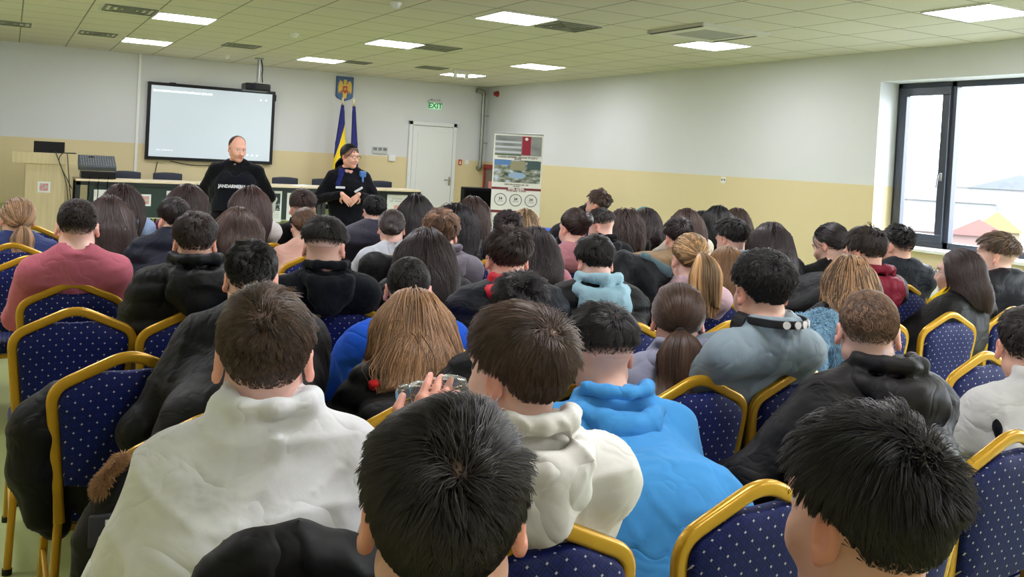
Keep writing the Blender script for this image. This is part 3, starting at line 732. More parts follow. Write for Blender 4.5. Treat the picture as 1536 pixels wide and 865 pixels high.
def glasses(pid, col=(25, 20, 22)):
    q = PEOPLE[pid]; H, R, s = q['H'], q['R'], q['s']; m = MB(); f = lambda x, y, z: Vector(H+R @ (V3(x, y, z)*s))
    for x in (-1, 1):
        pts = [f(x*.032+.024*math.cos(a), .112, .0+.020*math.sin(a)) for a in [2*PI*i/16 for i in range(16)]]
        m.sweep(pts, circ(.0018, 6), up=tuple(R @ V3(0, 1, 0)), closed=True)
        m.cyl(f(x*.056, .110, .004), f(x*.084, -.005, .008), .0018, n=6)
    m.cyl(f(-.009, .113, .004), f(.009, .113, .004), .0018, n=6)
    m.build('glasses', plain('spectacle_frame', col, .3), q['root'], smooth=True)

# ------------------------------------------------------------------ room
def wall_mat(name):
    t = NT(name); z = t.sep(t.geo())[2]
    nz = t.node('ShaderNodeTexNoise', i_Scale=1.2, i_Detail=3.0); t.link(t.geo(), nz.inputs['Vector'])
    up = t.mix(nz.outputs[0], lin((208, 211, 215)), lin((214, 217, 220)))
    lo = t.mix(nz.outputs[0], lin((212, 198, 156)), lin((220, 206, 164)))
    t.link(t.mix(t.math('LESS_THAN', z, PZ), up, lo), t.b.inputs['Base Color'])
    t.b.inputs['Roughness'].default_value = .7
    n2 = t.node('ShaderNodeTexNoise', i_Scale=90.0); t.link(t.geo(), n2.inputs['Vector']); t.bump(n2.outputs[0], .08)
    return t.m
WM = wall_mat('wall_paint')
def ceil_mat():
    t = NT('ceiling_tiles'); g = t.geo(); X, Y, Z = t.sep(g)
    def ln(v, o, p, w):
        f = t.math('FRACT', t.math('DIVIDE', t.math('SUBTRACT', v, o), p)); f = t.math('ABSOLUTE', t.math('SUBTRACT', f, .5))
        return t.math('GREATER_THAN', f, .5-w/p)
    a = t.math('MAXIMUM', ln(X, 1.31, .62, .007), ln(Y, 4.3, .60, .007))
    nz = t.node('ShaderNodeTexNoise', i_Scale=220.0, i_Detail=2.0); t.link(g, nz.inputs['Vector'])
    base = t.mix(t.math('GREATER_THAN', nz.outputs[0], .64), lin((208, 206, 192)), lin((190, 188, 175)))
    t.link(t.mix(a, base, lin((120, 122, 108))), t.b.inputs['Base Color']); t.b.inputs['Roughness'].default_value = .85
    t.bump(t.math('SUBTRACT', 1.0, a), .4, .004)
    return t.m
def floor_mat():
    t = NT('floor_vinyl'); g = t.geo(); nz = t.node('ShaderNodeTexNoise', i_Scale=3.0, i_Detail=6.0); t.link(g, nz.inputs['Vector'])
    n2 = t.node('ShaderNodeTexNoise', i_Scale=60.0, i_Detail=2.0); t.link(g, n2.inputs['Vector'])
    c = t.mix(t.math('MULTIPLY', t.math('ADD', nz.outputs[0], n2.outputs[0]), .5), lin((154, 168, 102)), lin((180, 190, 132)))
    t.link(c, t.b.inputs['Base Color']); t.b.inputs['Roughness'].default_value = .28; t.b.inputs['Specular IOR Level'].default_value = .5
    return t.m
FM = floor_mat()
white = plain('white_paint', (232, 233, 232), .45)
struct(MB().box((XL-.2, YB-.2, -.15), (XR+.45, YF+.2, 0)).build('floor', FM))
struct(MB().box((XL-.2, YB-.2, HC), (XR+.45, YF+.2, HC+.15)).build('ceiling', ceil_mat()))
struct(MB().box((XL-.2, YF, 0), (XR+.45, YF+.2, HC)).build('wall_front', WM))
struct(MB().box((XL-.2, YB, 0), (XL, YF, HC)).build('wall_left', WM))
struct(MB().box((XL-.2, YB-.2, 0), (XR+.45, YB, HC)).build('wall_back', WM))
WZ0, WZ1 = .93, 2.63; OPEN = [(-1.9, 2.4), (4.05, 6.57)]
m = MB().box((XR, YB, 0), (XR+.45, YF, WZ0)).box((XR, YB, WZ1), (XR+.45, YF, HC))
y = YB
for a, b in OPEN+[(YF, YF)]:
    m.box((XR, y, WZ0), (XR+.45, a, WZ1)); y = b
struct(m.build('wall_right', WM))
anth = plain('anthracite_frame', (52, 58, 70), .35); steel = plain('brushed_steel', (170, 172, 172), .3, 1)
tg = NT('window_glass'); tg.n.remove(tg.b); tr = tg.node('ShaderNodeBsdfTransparent'); gl = tg.node('ShaderNodeBsdfGlossy', i_Roughness=.02)
mx = tg.node('ShaderNodeMixShader'); mx.inputs[0].default_value = .06; tg.link(tr.outputs[0], mx.inputs[1]); tg.link(gl.outputs[0], mx.inputs[2]); tg.link(mx.outputs[0], tg.n['Material Output'].inputs[0])
for wi, (a, b) in enumerate(OPEN):
    x0, x1 = XR+.29, XR+.37; r = struct(thing('window_%d' % (2-wi), None, None)); mu = b-.65
    m = MB().box((x0, a, WZ0), (x1, b, WZ0+.07)).box((x0, a, WZ1-.06), (x1, b, WZ1)).box((x0, b-.05, WZ0), (x1, b, WZ1)).box((x0, a, WZ0), (x1, a+.06, WZ1)).box((x0, mu-.04, WZ0), (x1, mu+.02, WZ1))
    m.build('window_frame', anth, r, bevel=.004)
    s = MB(); sx0, sx1 = x0-.03, x0+.04; p, q = mu+.015, b-.045; z0, z1 = WZ0+.055, WZ1-.05; w = .085
    s.box((sx0, p, z0), (sx1, q, z0+w)).box((sx0, p, z1-w), (sx1, q, z1)).box((sx0, p, z0+w), (sx1, p+w, z1-w)).box((sx0, q-w, z0+w), (sx1, q, z1-w))
    so = s.build('sash', anth, r, bevel=.006)
    h = MB().rbox((sx0-.012, p+.03, 1.62), (sx0, p+.058, 1.70), .004).cyl((sx0-.01, p+.044, 1.68), (sx0-.05, p+.044, 1.68), .009).cyl((sx0-.045, p+.044, 1.685), (sx0-.045, p+.06, 1.55), .009)
    h.build('window_handle', steel, so, smooth=True)
    MB().box((x0+.02, p+w-.01, z0+w-.01), (x0+.028, q-w+.01, z1-w+.01)).build('pane', tg.m, r)
    MB().box((x0+.03, a+.05, WZ0+.06), (x0+.038, mu-.03, WZ1-.05)).build('pane', tg.m, r)
    struct(MB().rbox((XR-.045, a-.05, WZ0-.03), (x0, b+.02, WZ0+.004), .008).build('trim_%d' % (2-wi), white))
rad = thing('radiator', 'white panel radiator on the right wall under the window', 'radiator', (7.93, 5.0, 0))
m = MB().rbox((-.05, -.95, .16), (-.035, .95, .74), .006).rbox((.0, -.95, .16), (.015, .95, .74), .006)
for i in range(38): m.rbox((-.062, -.93+i*.05, .19), (-.048, -.90+i*.05, .71), .005, seg=1)
m.build('radiator_panel', white, rad); g = MB().box((-.055, -.95, .74), (.02, .95, .75))
for i in range(60): g.box((-.05, -.94+i*.0315, .75), (.015, -.925+i*.0315, .756))
g.build('grille', white, rad); MB().cyl((-.02, -.8, 0), (-.02, -.8, .18), .01).cyl((-.02, .8, 0), (-.02, .8, .18), .01).build('pipe', white, rad)
# podium
px0 = at_Y(240, 330, 13.75)
podium = struct(MB().box((-1.2, 13.55, 0), (6.3, YF-.001, PODZ)).build('trim_3', FM))
struct(MB().box((-1.21, 13.535, PODZ-.02), (6.31, 13.56, PODZ+.006)).build('trim_4', plain('podium_edge', (205, 205, 185), .4)))
struct(MB().box((XL, YF-.012, 0), (6.38, YF, PODZ+.34)).build('baseboard_front', FM))
struct(MB().box((7.42, YF-.012, 0), (XR, YF, .08)).build('trim_5', white))
struct(MB().box((XR-.012, YB, 0), (XR, YF, .08)).build('baseboard_right', white))
# vertical cable trunking on the front wall
tk = at_Y(207, 160, YF)[0]
tag(MB().rbox((tk-.02, YF-.02, PODZ), (tk+.02, YF, HC), .003).build('cable_trunking', white), 'thin white vertical cable trunking on the front wall left of the screen', 'trunking')
# door
dl, dr_, dt = 6.40, 7.36, 2.21
D = struct(thing('door_1', None, None))
dm = plain('door_white', (222, 226, 228), .35); gap = plain('door_seal_grey', (120, 124, 126), .6)  # gap: grey seal showing round the door leaf
m = MB().rbox((dl, YF-.05, 0), (dl+.07, YF, dt), .006).rbox((dr_-.07, YF-.05, 0), (dr_, YF, dt), .006).rbox((dl, YF-.05, dt-.07), (dr_, YF, dt), .006)
m.build('door_frame', dm, D)
MB().box((dl+.065, YF-.012, .0), (dr_-.065, YF-.002, dt-.065)).build('seal', gap, D)
MB().rbox((dl+.075, YF-.045, .01), (dr_-.075, YF-.008, dt-.078), .004).rbox((dl+.17, YF-.052, .15), (dr_-.17, YF-.04, dt-.18), .006).build('door_leaf', dm, D)
hz = at_Y(676, 270, YF)[2]
MB().rbox((dr_-.125, YF-.055, hz-.10), (dr_-.09, YF-.045, hz+.06), .004).cyl((dr_-.107, YF-.05, hz), (dr_-.107, YF-.10, hz), .009).cyl((dr_-.10, YF-.095, hz), (dr_-.23, YF-.095, hz), .009).build('door_handle', steel, D, smooth=True)

# ceiling lights
LP = [(1.62, 10.54), (1.60, 13.5), (4.12, 10.62), (4.08, 13.56), (6.49, 13.6), (6.57, 11.3), (4.18, 7.65), (6.58, 7.62), (6.6, 4.54), (1.62, 7.65), (1.62, 4.54), (4.15, 4.54), (4.15, 1.5), (6.6, 1.5), (1.62, 1.5), (-.6, 10.6), (-.6, 7.65), (-.6, 4.54), (1.62, -1.4), (4.15, -1.4), (6.6, -1.4)]
LB = ['square ceiling light nearer the camera of the pair above the left of the screen', 'square ceiling light close to the front wall, above the screen left', 'square ceiling light above the speakers, second row from the front wall', 'square ceiling light near the front wall between screen and coat of arms',
      'small-looking ceiling light closest to the corner by the exit sign', 'square ceiling light near the right wall, next to the one above the exit sign', 'large square ceiling light in the middle of the picture top', 'square ceiling light beside the air conditioning cassette near the right wall', 'square ceiling light nearest the window, at the top right corner',
      None]
em = plain('light_diffuser', (250, 248, 255), .5, emit=21.0); lf = plain('light_frame', (236, 238, 238), .4)
L0 = thing('ceiling_light', LB[0], 'ceiling light', (LP[0][0], LP[0][1], HC), 0, 'square ceiling light panels')
m = MB()
for a, b in (((-.305, -.295), (.305, -.28)), ((-.305, .28), (.305, .295)), ((-.305, -.28), (-.29, .28)), ((.29, -.28), (.305, .28))): m.box((a[0], a[1], -.012), (b[0], b[1], .0))
parts = [m.build('frame', lf, L0), MB().box((-.29, -.28, -.008), (.29, .28, -.003)).build('diffuser', em, L0)]
def dup(root, parts, loc, rz=0, label=None, cat=None, group=None):
    r = root.copy(); C.objects.link(r); r.location = loc; r.rotation_euler = (0, 0, rz)
    if label: r['label'] = label
    if group: r['group'] = group
    for ch in parts:
        subs = [c for c in ch.children]
        c = ch.copy(); C.objects.link(c); c.parent = r
        for sb in subs:
            d_ = sb.copy(); C.objects.link(d_); d_.parent = c
    return r
for i, (x, y) in enumerate(LP[1:], 1):
    dup(L0, parts, (x, y, HC), label=LB[i] if i < 9 else 'square ceiling light panel over the seats outside the picture')
# vents
grey = plain('vent_grey', (120, 124, 112), .6); vw = plain('vent_white', (205, 206, 196), .5)
def vent(x, y, label, name='ceiling_vent', big=False, sx=.29):
    r = thing(name, label, 'ceiling vent' if not big else 'air conditioner', (x, y, HC))
    if big:
        m = MB(); a = .42
        for p, q in (((-a, -a), (a, -a+.16)), ((-a, a-.16), (a, a)), ((-a, -a+.16), (-a+.16, a-.16)), ((a-.16, -a+.16), (a, a-.16))): m.box((p[0], p[1], -.03), (q[0], q[1], 0))
        m.build('panel', vw, r); g = MB()
        for i in range(14): g.box((-.26, -.255+i*.038, -.024), (.26, -.235+i*.038, -.018))
        g.box((-.26, -.26, -.012), (.26, .26, -.006)); g.build('grille', plain('grille_grey', (165, 168, 160), .6), r)
        MB().box((-a-.002, -a+.03, -.034), (-a+.035, a-.03, -.028)).build('air_slot', plain('slot_dark', (60, 62, 58), .6), r); MB().box((a-.09, -a+.12, -.034), (a-.06, a-.12, -.028)).build('air_slot', plain('slot_dark', (60, 62, 58), .6), r)
    else:
        m = MB().box((-sx, -sx, -.004), (sx, sx, 0)); m.build('plate', vw, r)
        for k, q in enumerate((.9, .66, .42, .2)):
            g = MB(); o = sx*q; w = sx*.09
            for p, p2 in (((-o, -o), (o, -o+w)), ((-o, o-w), (o, o)), ((-o, -o+w), (-o+w, o-w)), ((o-w, -o+w), (o, o-w))): g.box((p[0], p[1], -.016), (p2[0], p2[1], -.004))
            g.build('louver', grey, r)
    return r
q = at_z(1062, 48, HC); vent(q[0], q[1], 'white ceiling air conditioning cassette with square grille near the right wall', 'air_conditioner', True)
for (x, y, lb, sx) in ((852, 39, 'square ceiling diffuser right of the large middle light panel', .27), (655, 71, 'dark narrow-looking ceiling diffuser behind the light above the coat of arms', .27), (195, 14, 'grey ceiling diffuser left of the nearest left light panel', .28), (147, 50, 'grey ceiling diffuser above the far left wall', .25), (14, 34, 'ceiling diffuser at the left edge of the picture', .27), (536, 93, 'small dark ceiling diffuser right of the light near the front wall', .2), (362, 68, 'round-edged ceiling plate beside the projector pole', .25), (648, 101, 'ceiling diffuser behind the emergency light near the corner', .22)):
    q = at_z(x, y, HC); vent(q[0], q[1], lb, sx=sx)
for (x, y, lb) in ((594, 4, 'white round smoke detector on the ceiling at the top edge'), (340, 83, 'small white smoke detector on the ceiling left of the projector pole'), (442, 50, 'small white smoke detector on the ceiling right of the projector pole')):
    q = at_z(x, y, HC); r = thing('smoke_detector', lb, 'smoke detector', (q[0], q[1], HC)); MB().cyl((0, 0, -.03), (0, 0, 0), .045, .055, 20).build('base', white, r, smooth=True); MB().cyl((0, 0, -.05), (0, 0, -.03), .025, .04, 16).build('sensor', white, r, smooth=True)
q = at_z(692, 105, HC); r = thing('emergency_light', 'twin-headed white emergency lamp on the ceiling above the door', 'emergency light', (q[0], q[1], HC)); MB().rbox((-.14, -.04, -.07), (.14, .04, 0), .01).build('housing', white, r)
for sx in (-.1, .1): MB().cyl((sx, 0, -.13), (sx, 0, -.07), .035, .03).build('lamp_head', white, r, smooth=True)

# wall things
def wall_obj(name, lb, cat, x, y, Y=YF): q = at_Y(x, y, Y); return thing(name, lb, cat, tuple(q)), q
# interactive screen
a = at_Y(222, 122, YF-.08); b = at_Y(408.5, 246, YF-.08); sw_, sh_ = 1.965, 1.20
cxs = (at_Y(222, 122, YF-.08)[0]+at_Y(413, 138, YF-.08)[0]+at_Y(218, 238.6, YF-.08)[0]+at_Y(408.5, 246, YF-.08)[0])/4
czs = (at_Y(222, 122, YF-.08)[2]+at_Y(413, 138, YF-.08)[2]+at_Y(218, 238.6, YF-.08)[2]+at_Y(408.5, 246, YF-.08)[2])/4
sw_ = (at_Y(413, 138, YF-.08)[0]-at_Y(222, 122, YF-.08)[0]); sh_ = (at_Y(222, 122, YF-.08)[2]-at_Y(218, 238.6, YF-.08)[2])
S = thing('screen', 'large black-framed interactive screen showing a pale blank page on the front wall', 'screen', (cxs, YF, czs))
blk = plain('black_plastic', (7, 7, 9), .4, spec=.3); blk2 = plain('black_matt', (6, 6, 7), .8, spec=.15)
m = MB(); w, h, e = sw_/2, sh_/2, .05
m.box((-w, -.08, -h), (w, -.012, -h+e)).box((-w, -.08, h-e), (w, -.012, h)).box((-w, -.08, -h+e), (-w+e, -.012, h-e)).box((w-e, -.08, -h+e), (w, -.012, h-e)).box((-w+.03, -.06, -h+.03), (w-.03, -.004, h-.03))
m.rbox((-w+.32, -.085, h), (-w+.42, -.05, h+.012), .004).rbox((w, -.07, h-.16), (w+.02, -.03, h-.05), .004)
m.build('bezel', blk, S, bevel=.006)
MB().box((-w+e, -.072, -h+e), (w-e, -.06, h-e)).build('display', plain('display_page', (150, 160, 166), .25, emit=.8), S)
wt = plain('display_white', (245, 250, 250), .4, emit=.9)
MX = Matrix.Rotation(PI/2, 4, 'X')
text('title_text', 'Cum sa va feriti de inselaciuni prin internet: Prezentare - Jandarmerie', .045, Matrix.Translation((-w+.08, -.074, h-.13)) @ MX, wt, S, .0005, 'LEFT', .72, .0015)
for i, (x, z) in enumerate(((w-.24, h-.16), (w-.15, h-.16), (w-.42, -h+.14), (w-.34, -h+.14), (w-.26, -h+.14))): MB().cyl((x, -.0725, z), (x, -.076, z), .013, n=12).build('icon', wt, S)
text('footer_text', 'Salut  Jandarmeria', .035, Matrix.Translation((-w+.16, -.074, -h+.16)) @ MX, plain('display_faint', (215, 214, 226), .4, emit=.65), S, .0005, 'LEFT')
# cables under the screen
for pts, lb in (([(236, 242), (233, 256), (231, 268)], 'thin dark cable hanging down from the lower left of the screen'), ([(255, 241), (275, 246), (300, 249), (330, 247)], 'slack dark cable sagging along the bottom edge of the screen')):
    P3 = [Vector(at_Y(x, y, YF-.03)) for x, y in pts]; m = MB().sweep(fillet(P3, .3, 4), circ(.006, 6)); tag(m.build('cable', blk2, smooth=True), lb, 'cable')
# projector on a pole
pj = at_Y(384, 130, 14.3); pt = at_z(389, 73, HC); pj[1] = 14.3; pt = (pj[0]+.03, 14.3)
PR = thing('projector', 'black projector hanging from a grey ceiling pole above the screen', 'projector', (pj[0], 14.3, pj[2]))
MB().rbox((-.19, -.16, -.07), (.19, .16, .045), .02).build('housing', blk, PR); MB().cyl((-.08, -.16, -.01), (-.08, -.19, -.01), .035).build('lens', plain('lens_glass', (30, 34, 46), .05), PR, smooth=True)
zc = HC-pj[2]
MB().cyl((.03, 0, .05), (.03, 0, zc), .028).rbox((-.03, -.06, .045), (.09, .06, .07), .008).rbox((-.03, -.06, zc-.02), (.09, .06, zc), .005).build('pole', plain('pole_grey', (150, 152, 150), .35, .6), PR, smooth=True)
MB().sweep(fillet([(.06, 0, zc), (.09, -.02, zc*.6), (.075, -.02, .2), (.10, 0, .04)], .1), circ(.008, 6)).build('cable', blk2, PR, smooth=True)
# coat of arms
r, q = wall_obj('coat_of_arms', 'blue shield-shaped coat of arms with a golden eagle above the flags', 'coat of arms', 517, 133.5, YF-.02)
blue = plain('shield_blue', (32, 62, 122), .4); gold = plain('shield_gold', (214, 178, 72), .4, .2); red = plain('shield_red', (176, 60, 48), .4)
w, h = .155, .215
sh = [(-w, h), (w, h), (w, -h*.62), (w*.8, -h*.78), (0, -h), (-w*.8, -h*.78), (-w, -h*.62)]
MB().prism(sh, -.012, .02).build('shield', blue, r)
MB().prism([(x*.93, z*.93) for x, z in sh], -.014, -.010).build('inner_shield', plain('shield_blue_light', (60, 98, 150), .4), r)
wing = [(.03, .07), (.05, .12), (.09, .15), (.115, .10), (.125, .02), (.12, -.05), (.105, -.09), (.09, -.03), (.075, -.08), (.06, -.02), (.045, -.04)]
MB().prism(wing, -.022, -.013).prism([(-x, z) for x, z in wing][::-1], -.022, -.013).prism([(-.02, .09), (-.035, .13), (-.02, .165), (.02, .165), (.035, .13), (.02, .09), (.05, .04), (.045, -.08), (.0, -.12), (-.045, -.08), (-.05, .04)], -.024, -.013).prism([(-.04, -.10), (0, -.09), (.04, -.10), (.025, -.165), (-.025, -.165)], -.022, -.013).build('eagle', gold, r)
MB().prism([(-.04, .05), (.04, .05), (.04, -.05), (0, -.085), (-.04, -.05)], -.030, -.022).prism([(-.07, -.08), (-.045, -.02), (-.05, -.08)], -.03, -.022).prism([(.07, -.08), (.045, -.02), (.05, -.08)], -.03, -.022).build('breast_shield', red, r)
MB().prism([(-.015, .02), (.015, .02), (.02, -.02), (-.02, -.02)], -.034, -.029).build('charge', gold, r)
# flags
def flag(x0, y0, x1, y1, lb, mat, wtop, wbot, seed, yb):
    t = at_Y(x0, y0, YF-.35); r = thing('flag', lb, 'flag', (t[0], YF-.35, PODZ)); zt = t[2]-PODZ
    bx = at_Y(x1, y1, YF-.35)[0]-t[0]
    MB().cyl((0, 0, 0), (0, 0, zt-.04), .014).build('flag_pole', plain('pole_brass', (190, 160, 90), .3, .6), r, smooth=True)
    MB().cyl((0, 0, zt-.05), (0, 0, zt-.01), .03, .012).ball((0, 0, zt+.03), (.022, .008, .06)).build('finial', plain('finial_pale', (200, 190, 150), .35, .4), r, smooth=True)
    MB().cyl((0, 0, 0), (0, 0, .05), .16, .14, 24).build('flag_base', plain('flag_base_dark', (60, 50, 40), .5), r, smooth=True)
    F = Field(); z0 = zt-.06; z1 = at_Y(x1, yb, YF-.35)[2]-PODZ
    F.cone((0, -.01, z0), (bx*.4, -.03, z0*.6+z1*.4), wtop, wbot*.7, k=.02, sc=(1, 1.6, 1)).cone((bx*.4, -.03, z0*.6+z1*.4), (bx, -.03, z1), wbot*.7, wbot, k=.02, sc=(1, 1.6, 1))
    for i in range(3): F.cone((wtop*.3*(i-1), -.03, z0-.1), (bx+wbot*.6*(i-1), -.08, z1), .02, .03, k=.02)
    V, Q = F.surface(.012); mesh_np('flag_cloth', V, Q, mat, r)
tf = NT('flag_tricolour'); X, Y, Z = tf.sep(tf.obj())
v = tf.math('ADD', X, tf.math('MULTIPLY', Z, -.27)); v2 = tf.math('ADD', v, 0.0)
ry = tf.math('GREATER_THAN', v, -.455); rr_ = tf.math('GREATER_THAN', v, -.20)
tf.link(tf.mix(rr_, tf.mix(ry, lin((18, 28, 110)), lin((235, 205, 20))), lin((170, 30, 40))), tf.b.inputs['Base Color']); tf.b.inputs['Roughness'].default_value = .7
flag(514, 153, 507, 245, 'draped blue and yellow flag on a pole, left of the two flags', tf.m, .03, .13, 1, 300)
flag(531, 155, 533, 245, 'draped dark blue flag on a pole, right of the two flags', plain('flag_blue', (24, 30, 112), .7), .03, .085, 2, 300)
# exit sign
r, q = wall_obj('exit_sign', 'green EXIT sign with small lamp housing above the door', 'sign', 653, 158, YF-.05)
MB().rbox((-.14, -.02, .045), (.14, .05, .085), .006).cyl((-.08, .0, .085), (-.08, 0, .12), .012).cyl((.09, 0, .085), (.09, 0, .12), .012).build('housing', plain('sign_housing', (196, 200, 196), .4), r, smooth=True)
MB().box((-.125, -.004, -.07), (.125, .004, .045)).build('sign_panel', plain('sign_green_pale', (180, 226, 192), .3, emit=.35), r)
text('lettering', 'EXIT', .135, Matrix.Translation((0, -.006, -.012)) @ MX, plain('sign_green', (20, 140, 78), .4, emit=.1), r, .001, 'CENTER', 1, .004)
# small wall plates
r, q = wall_obj('wall_socket_panel', 'grey wall panel with three dark modules right of the speakers', 'socket', 569.5, 225, YF)
MB().rbox((-.145, -.025, -.07), (.145, 0, .06), .006).build('plate', plain('plate_grey', (186, 190, 190), .5), r)
for i in (-1, 0, 1): MB().rbox((i*.093-.033, -.032, -.008), (i*.093+.033, -.02, .045), .004).build('module', plain('module_grey', (112, 118, 122), .5), r)
r, q = wall_obj('junction_box', 'small white box on the tan wall below the grey socket panel', 'box', 587, 237, YF); MB().rbox((-.065, -.05, -.055), (.065, 0, .055), .008).build('cover', white, r)
MB().rbox((-.05, -.054, -.04), (.05, -.048, .04), .004).build('lid', white, r)
r, q = wall_obj('fire_sign', 'small red and white fire sign beside the door', 'sign', 690, 243.5, YF); MB().box((-.035, -.006, -.055), (.035, 0, .055)).build('sign_board', plain('fire_red', (176, 44, 40), .5), r); MB().rbox((-.012, -.01, -.035), (.014, -.005, .03), .003).build('symbol', white, r)
r, q = wall_obj('light_switch', 'white switch plate between the fire sign and the grey pipe', 'switch', 700, 243, YF); MB().rbox((-.045, -.01, -.045), (.045, 0, .045), .005).build('plate', white, r); MB().rbox((-.028, -.016, -.03), (.028, -.009, .03), .003).build('rocker', white, r)
# pipe
pm = plain('galvanised_pipe', (150, 154, 148), .35, .7); X0 = 7.86; z1 = at_Y(722, 141, YF-.1)[2]; z0 = at_Y(716, 248, YF-.1)[2]
r = thing('pipe', 'grey metal drain pipe with elbows in the room corner', 'pipe', (X0, YF-.1, 0))
MB().cyl((0, 0, z0), (0, 0, z1), .036).build('pipe_run', pm, r, smooth=True)
MB().sweep(fillet([(0, 0, z1-.03), (0, 0, z1+.05), (-.16, .0, z1+.06)], .06), circ(.045, 12)).build('elbow', pm, r, smooth=True)
MB().sweep(fillet([(0, 0, z0+.04), (0, 0, z0-.05), (.0, .09, z0-.05)], .05), circ(.045, 12), up=(1, 0, 0)).build('elbow', pm, r, smooth=True)
for zz in (.32, .7): MB().cyl((0, 0, z0+(z1-z0)*zz-.012), (0, 0, z0+(z1-z0)*zz+.012), .042).cyl((0, 0, z0+(z1-z0)*zz), (.13, 0, z0+(z1-z0)*zz), .008).build('clamp', pm, r, smooth=True)
# alarm + socket + hydrant on right wall
def rw_obj(name, lb, cat, x, y): q = at_X(x, y, XR); return thing(name, lb, cat, tuple(q)), q
r, q = rw_obj('fire_alarm', 'round dark red fire alarm sounder high on the right wall by the corner', 'alarm', 747, 141); MB().cyl((0, 0, 0), (-.03, 0, 0), .055, n=20).build('base', plain('alarm_red', (130, 18, 26), .4), r, smooth=True); MB().cyl((-.03, 0, 0), (-.08, 0, 0), .05, .035, 20).build('sounder', plain('alarm_red', (130, 18, 26)), r, smooth=True)
r, q = rw_obj('wall_socket', 'white double wall socket on the paint line of the right wall', 'socket', 1086, 269.5); MB().rbox((-.012, -.045, -.045), (0, .045, .035), .004).build('plate', white, r)
for i in (-1, 1): MB().cyl((-.013, i*.022, 0), (-.016, i*.022, 0), .014).build('outlet', plain('outlet_grey', (120, 124, 124), .5), r)
r = thing('fire_hose_cabinet', 'red-framed fire hose cabinet in the corner behind the banner', 'fire cabinet', (XR, 15.1, 1.12))
m = MB().box((-.12, -.3, -.36), (0, .3, -.30)).box((-.12, -.3, .28), (0, .3, .36)).box((-.12, .24, -.3), (0, .3, .3)).box((-.12, -.3, -.3), (0, -.24, .3)); m.build('frame', plain('fire_red2', (140, 40, 40), .45), r)
MB().box((-.10, -.24, -.3), (-.09, .24, .28)).build('cabinet_door', plain('cabinet_grey', (110, 100, 98), .3), r)
MB().cyl((-.12, -.05, -.2), (-.12, -.05, .05), .05).build('symbol', plain('symbol_pale', (200, 130, 130), .5), r, smooth=True)

# black cabinet in the corner
q = at_d(714, 300, 12.9); r = thing('loudspeaker', 'tall black loudspeaker cabinet standing between the door and the banner', 'loudspeaker', (q[0], q[1], 0), -YAW*.6)
zt = at_d(712, 281, 12.9)[2]
MB().rbox((-.2, -.17, 0), (.2, .17, zt), .015).build('cabinet', blk2, r); MB().rbox((-.175, -.182, .05), (.175, -.168, zt-.04), .006).build('grille', plain('grille_black', (4, 4, 5), .95, spec=.1), r)
# roll-up banner
bc = at_d(775, 270, 12.7); bw = 74*12.7/1367/2; bt = at_d(775, 200.5, 12.7)[2]
Bn = thing('roll_up_banner', 'white roll-up banner with photos and round figures by the right wall corner', 'banner', (bc[0], bc[1], 0), -YAW)
MB().box((-bw, -.002, .08), (bw, .002, bt)).build('banner_sheet', plain('banner_white', (226, 226, 224), .5), Bn)
MB().rbox((-bw-.01, -.05, 0), (bw+.01, .05, .08), .015).build('base', plain('banner_base', (170, 172, 174), .35, .6), Bn); MB().rbox((-bw, -.008, bt-.012), (bw, .008, bt+.012), .004).build('top_rail', plain('banner_base', (170, 172, 174)), Bn)
zf = lambda yp: bt-(yp-200.5)*12.7/1367
def photo(name, z0, z1, cells, cols):
    t = NT('print_'+name); X, Y, Z = t.sep(t.obj()); nz = t.node('ShaderNodeTexNoise', i_Scale=cells, i_Detail=5.0); mp = t.node('ShaderNodeMapping'); mp.inputs['Scale'].default_value = (1, 1, 2.2); t.link(t.obj(), mp.inputs[0]); t.link(mp.outputs[0], nz.inputs['Vector'])
    cr = t.node('ShaderNodeValToRGB'); e = cr.color_ramp.elements; e[0].position = .35; e[1].position = .65; e[0].color = lin(cols[0]); e[1].color = lin(cols[-1])
    for i, c in enumerate(cols[1:-1]): x = e.new(.35+.3*(i+1)/(len(cols)-1)); x.color = lin(c)
    t.link(nz.outputs[0], cr.inputs[0]); t.link(cr.outputs[0], t.b.inputs['Base Color']); t.b.inputs['Roughness'].default_value = .5
    return MB().box((-bw+.02, -.0045, z1), (bw-.02, -.002, z0)).build(name, t.m, Bn)
ph = photo('building_photo', zf(204), zf(233), 3, [(120, 125, 128), (140, 144, 148), (150, 152, 158)])
for k in range(3): MB().box((-bw+.02, -.007, zf(215+k*7.5)), (bw*.12, -.004, zf(212+k*7.5))).build('facade_band', plain('band_pale', (196, 200, 214), .5), ph)
MB().box((bw*.15, -.008, zf(232)), (bw*.5, -.004, zf(204))).build('red_banner', plain('print_red', (150, 22, 56), .5), ph); MB().cyl((bw*.32, -.009, zf(208)), (bw*.32, -.007, zf(208)), .022).build('roundel', white, ph)
MB().box((-bw+.02, -.007, zf(233.5)), (bw*.12, -.004, zf(231.5))).build('hedge', plain('hedge_green', (70, 96, 70), .5), ph)
ph = photo('campus_photo', zf(240), zf(274), 9, [(60, 72, 60), (110, 120, 110), (150, 150, 140), (186, 200, 226)])
MB().box((-bw+.02, -.0065, zf(248)), (-bw*.25, -.004, zf(240.5))).build('sky_patch', plain('print_sky', (84, 128, 190), .5), ph)
MB().box((bw*.4, -.0065, zf(253)), (bw-.02, -.004, zf(241))).build('tree_patch', plain('print_trees', (62, 84, 88), .5), ph)
MB().box((-bw*.3, -.0065, zf(255)), (bw*.3, -.004, zf(241.5))).build('house_patch', plain('print_house', (150, 146, 120), .5), ph)
MB().ball((0, -.003, zf(263)), (bw*.42, .003, .05)).build('fountain_patch', plain('print_fountain', (146, 174, 214), .5), ph)
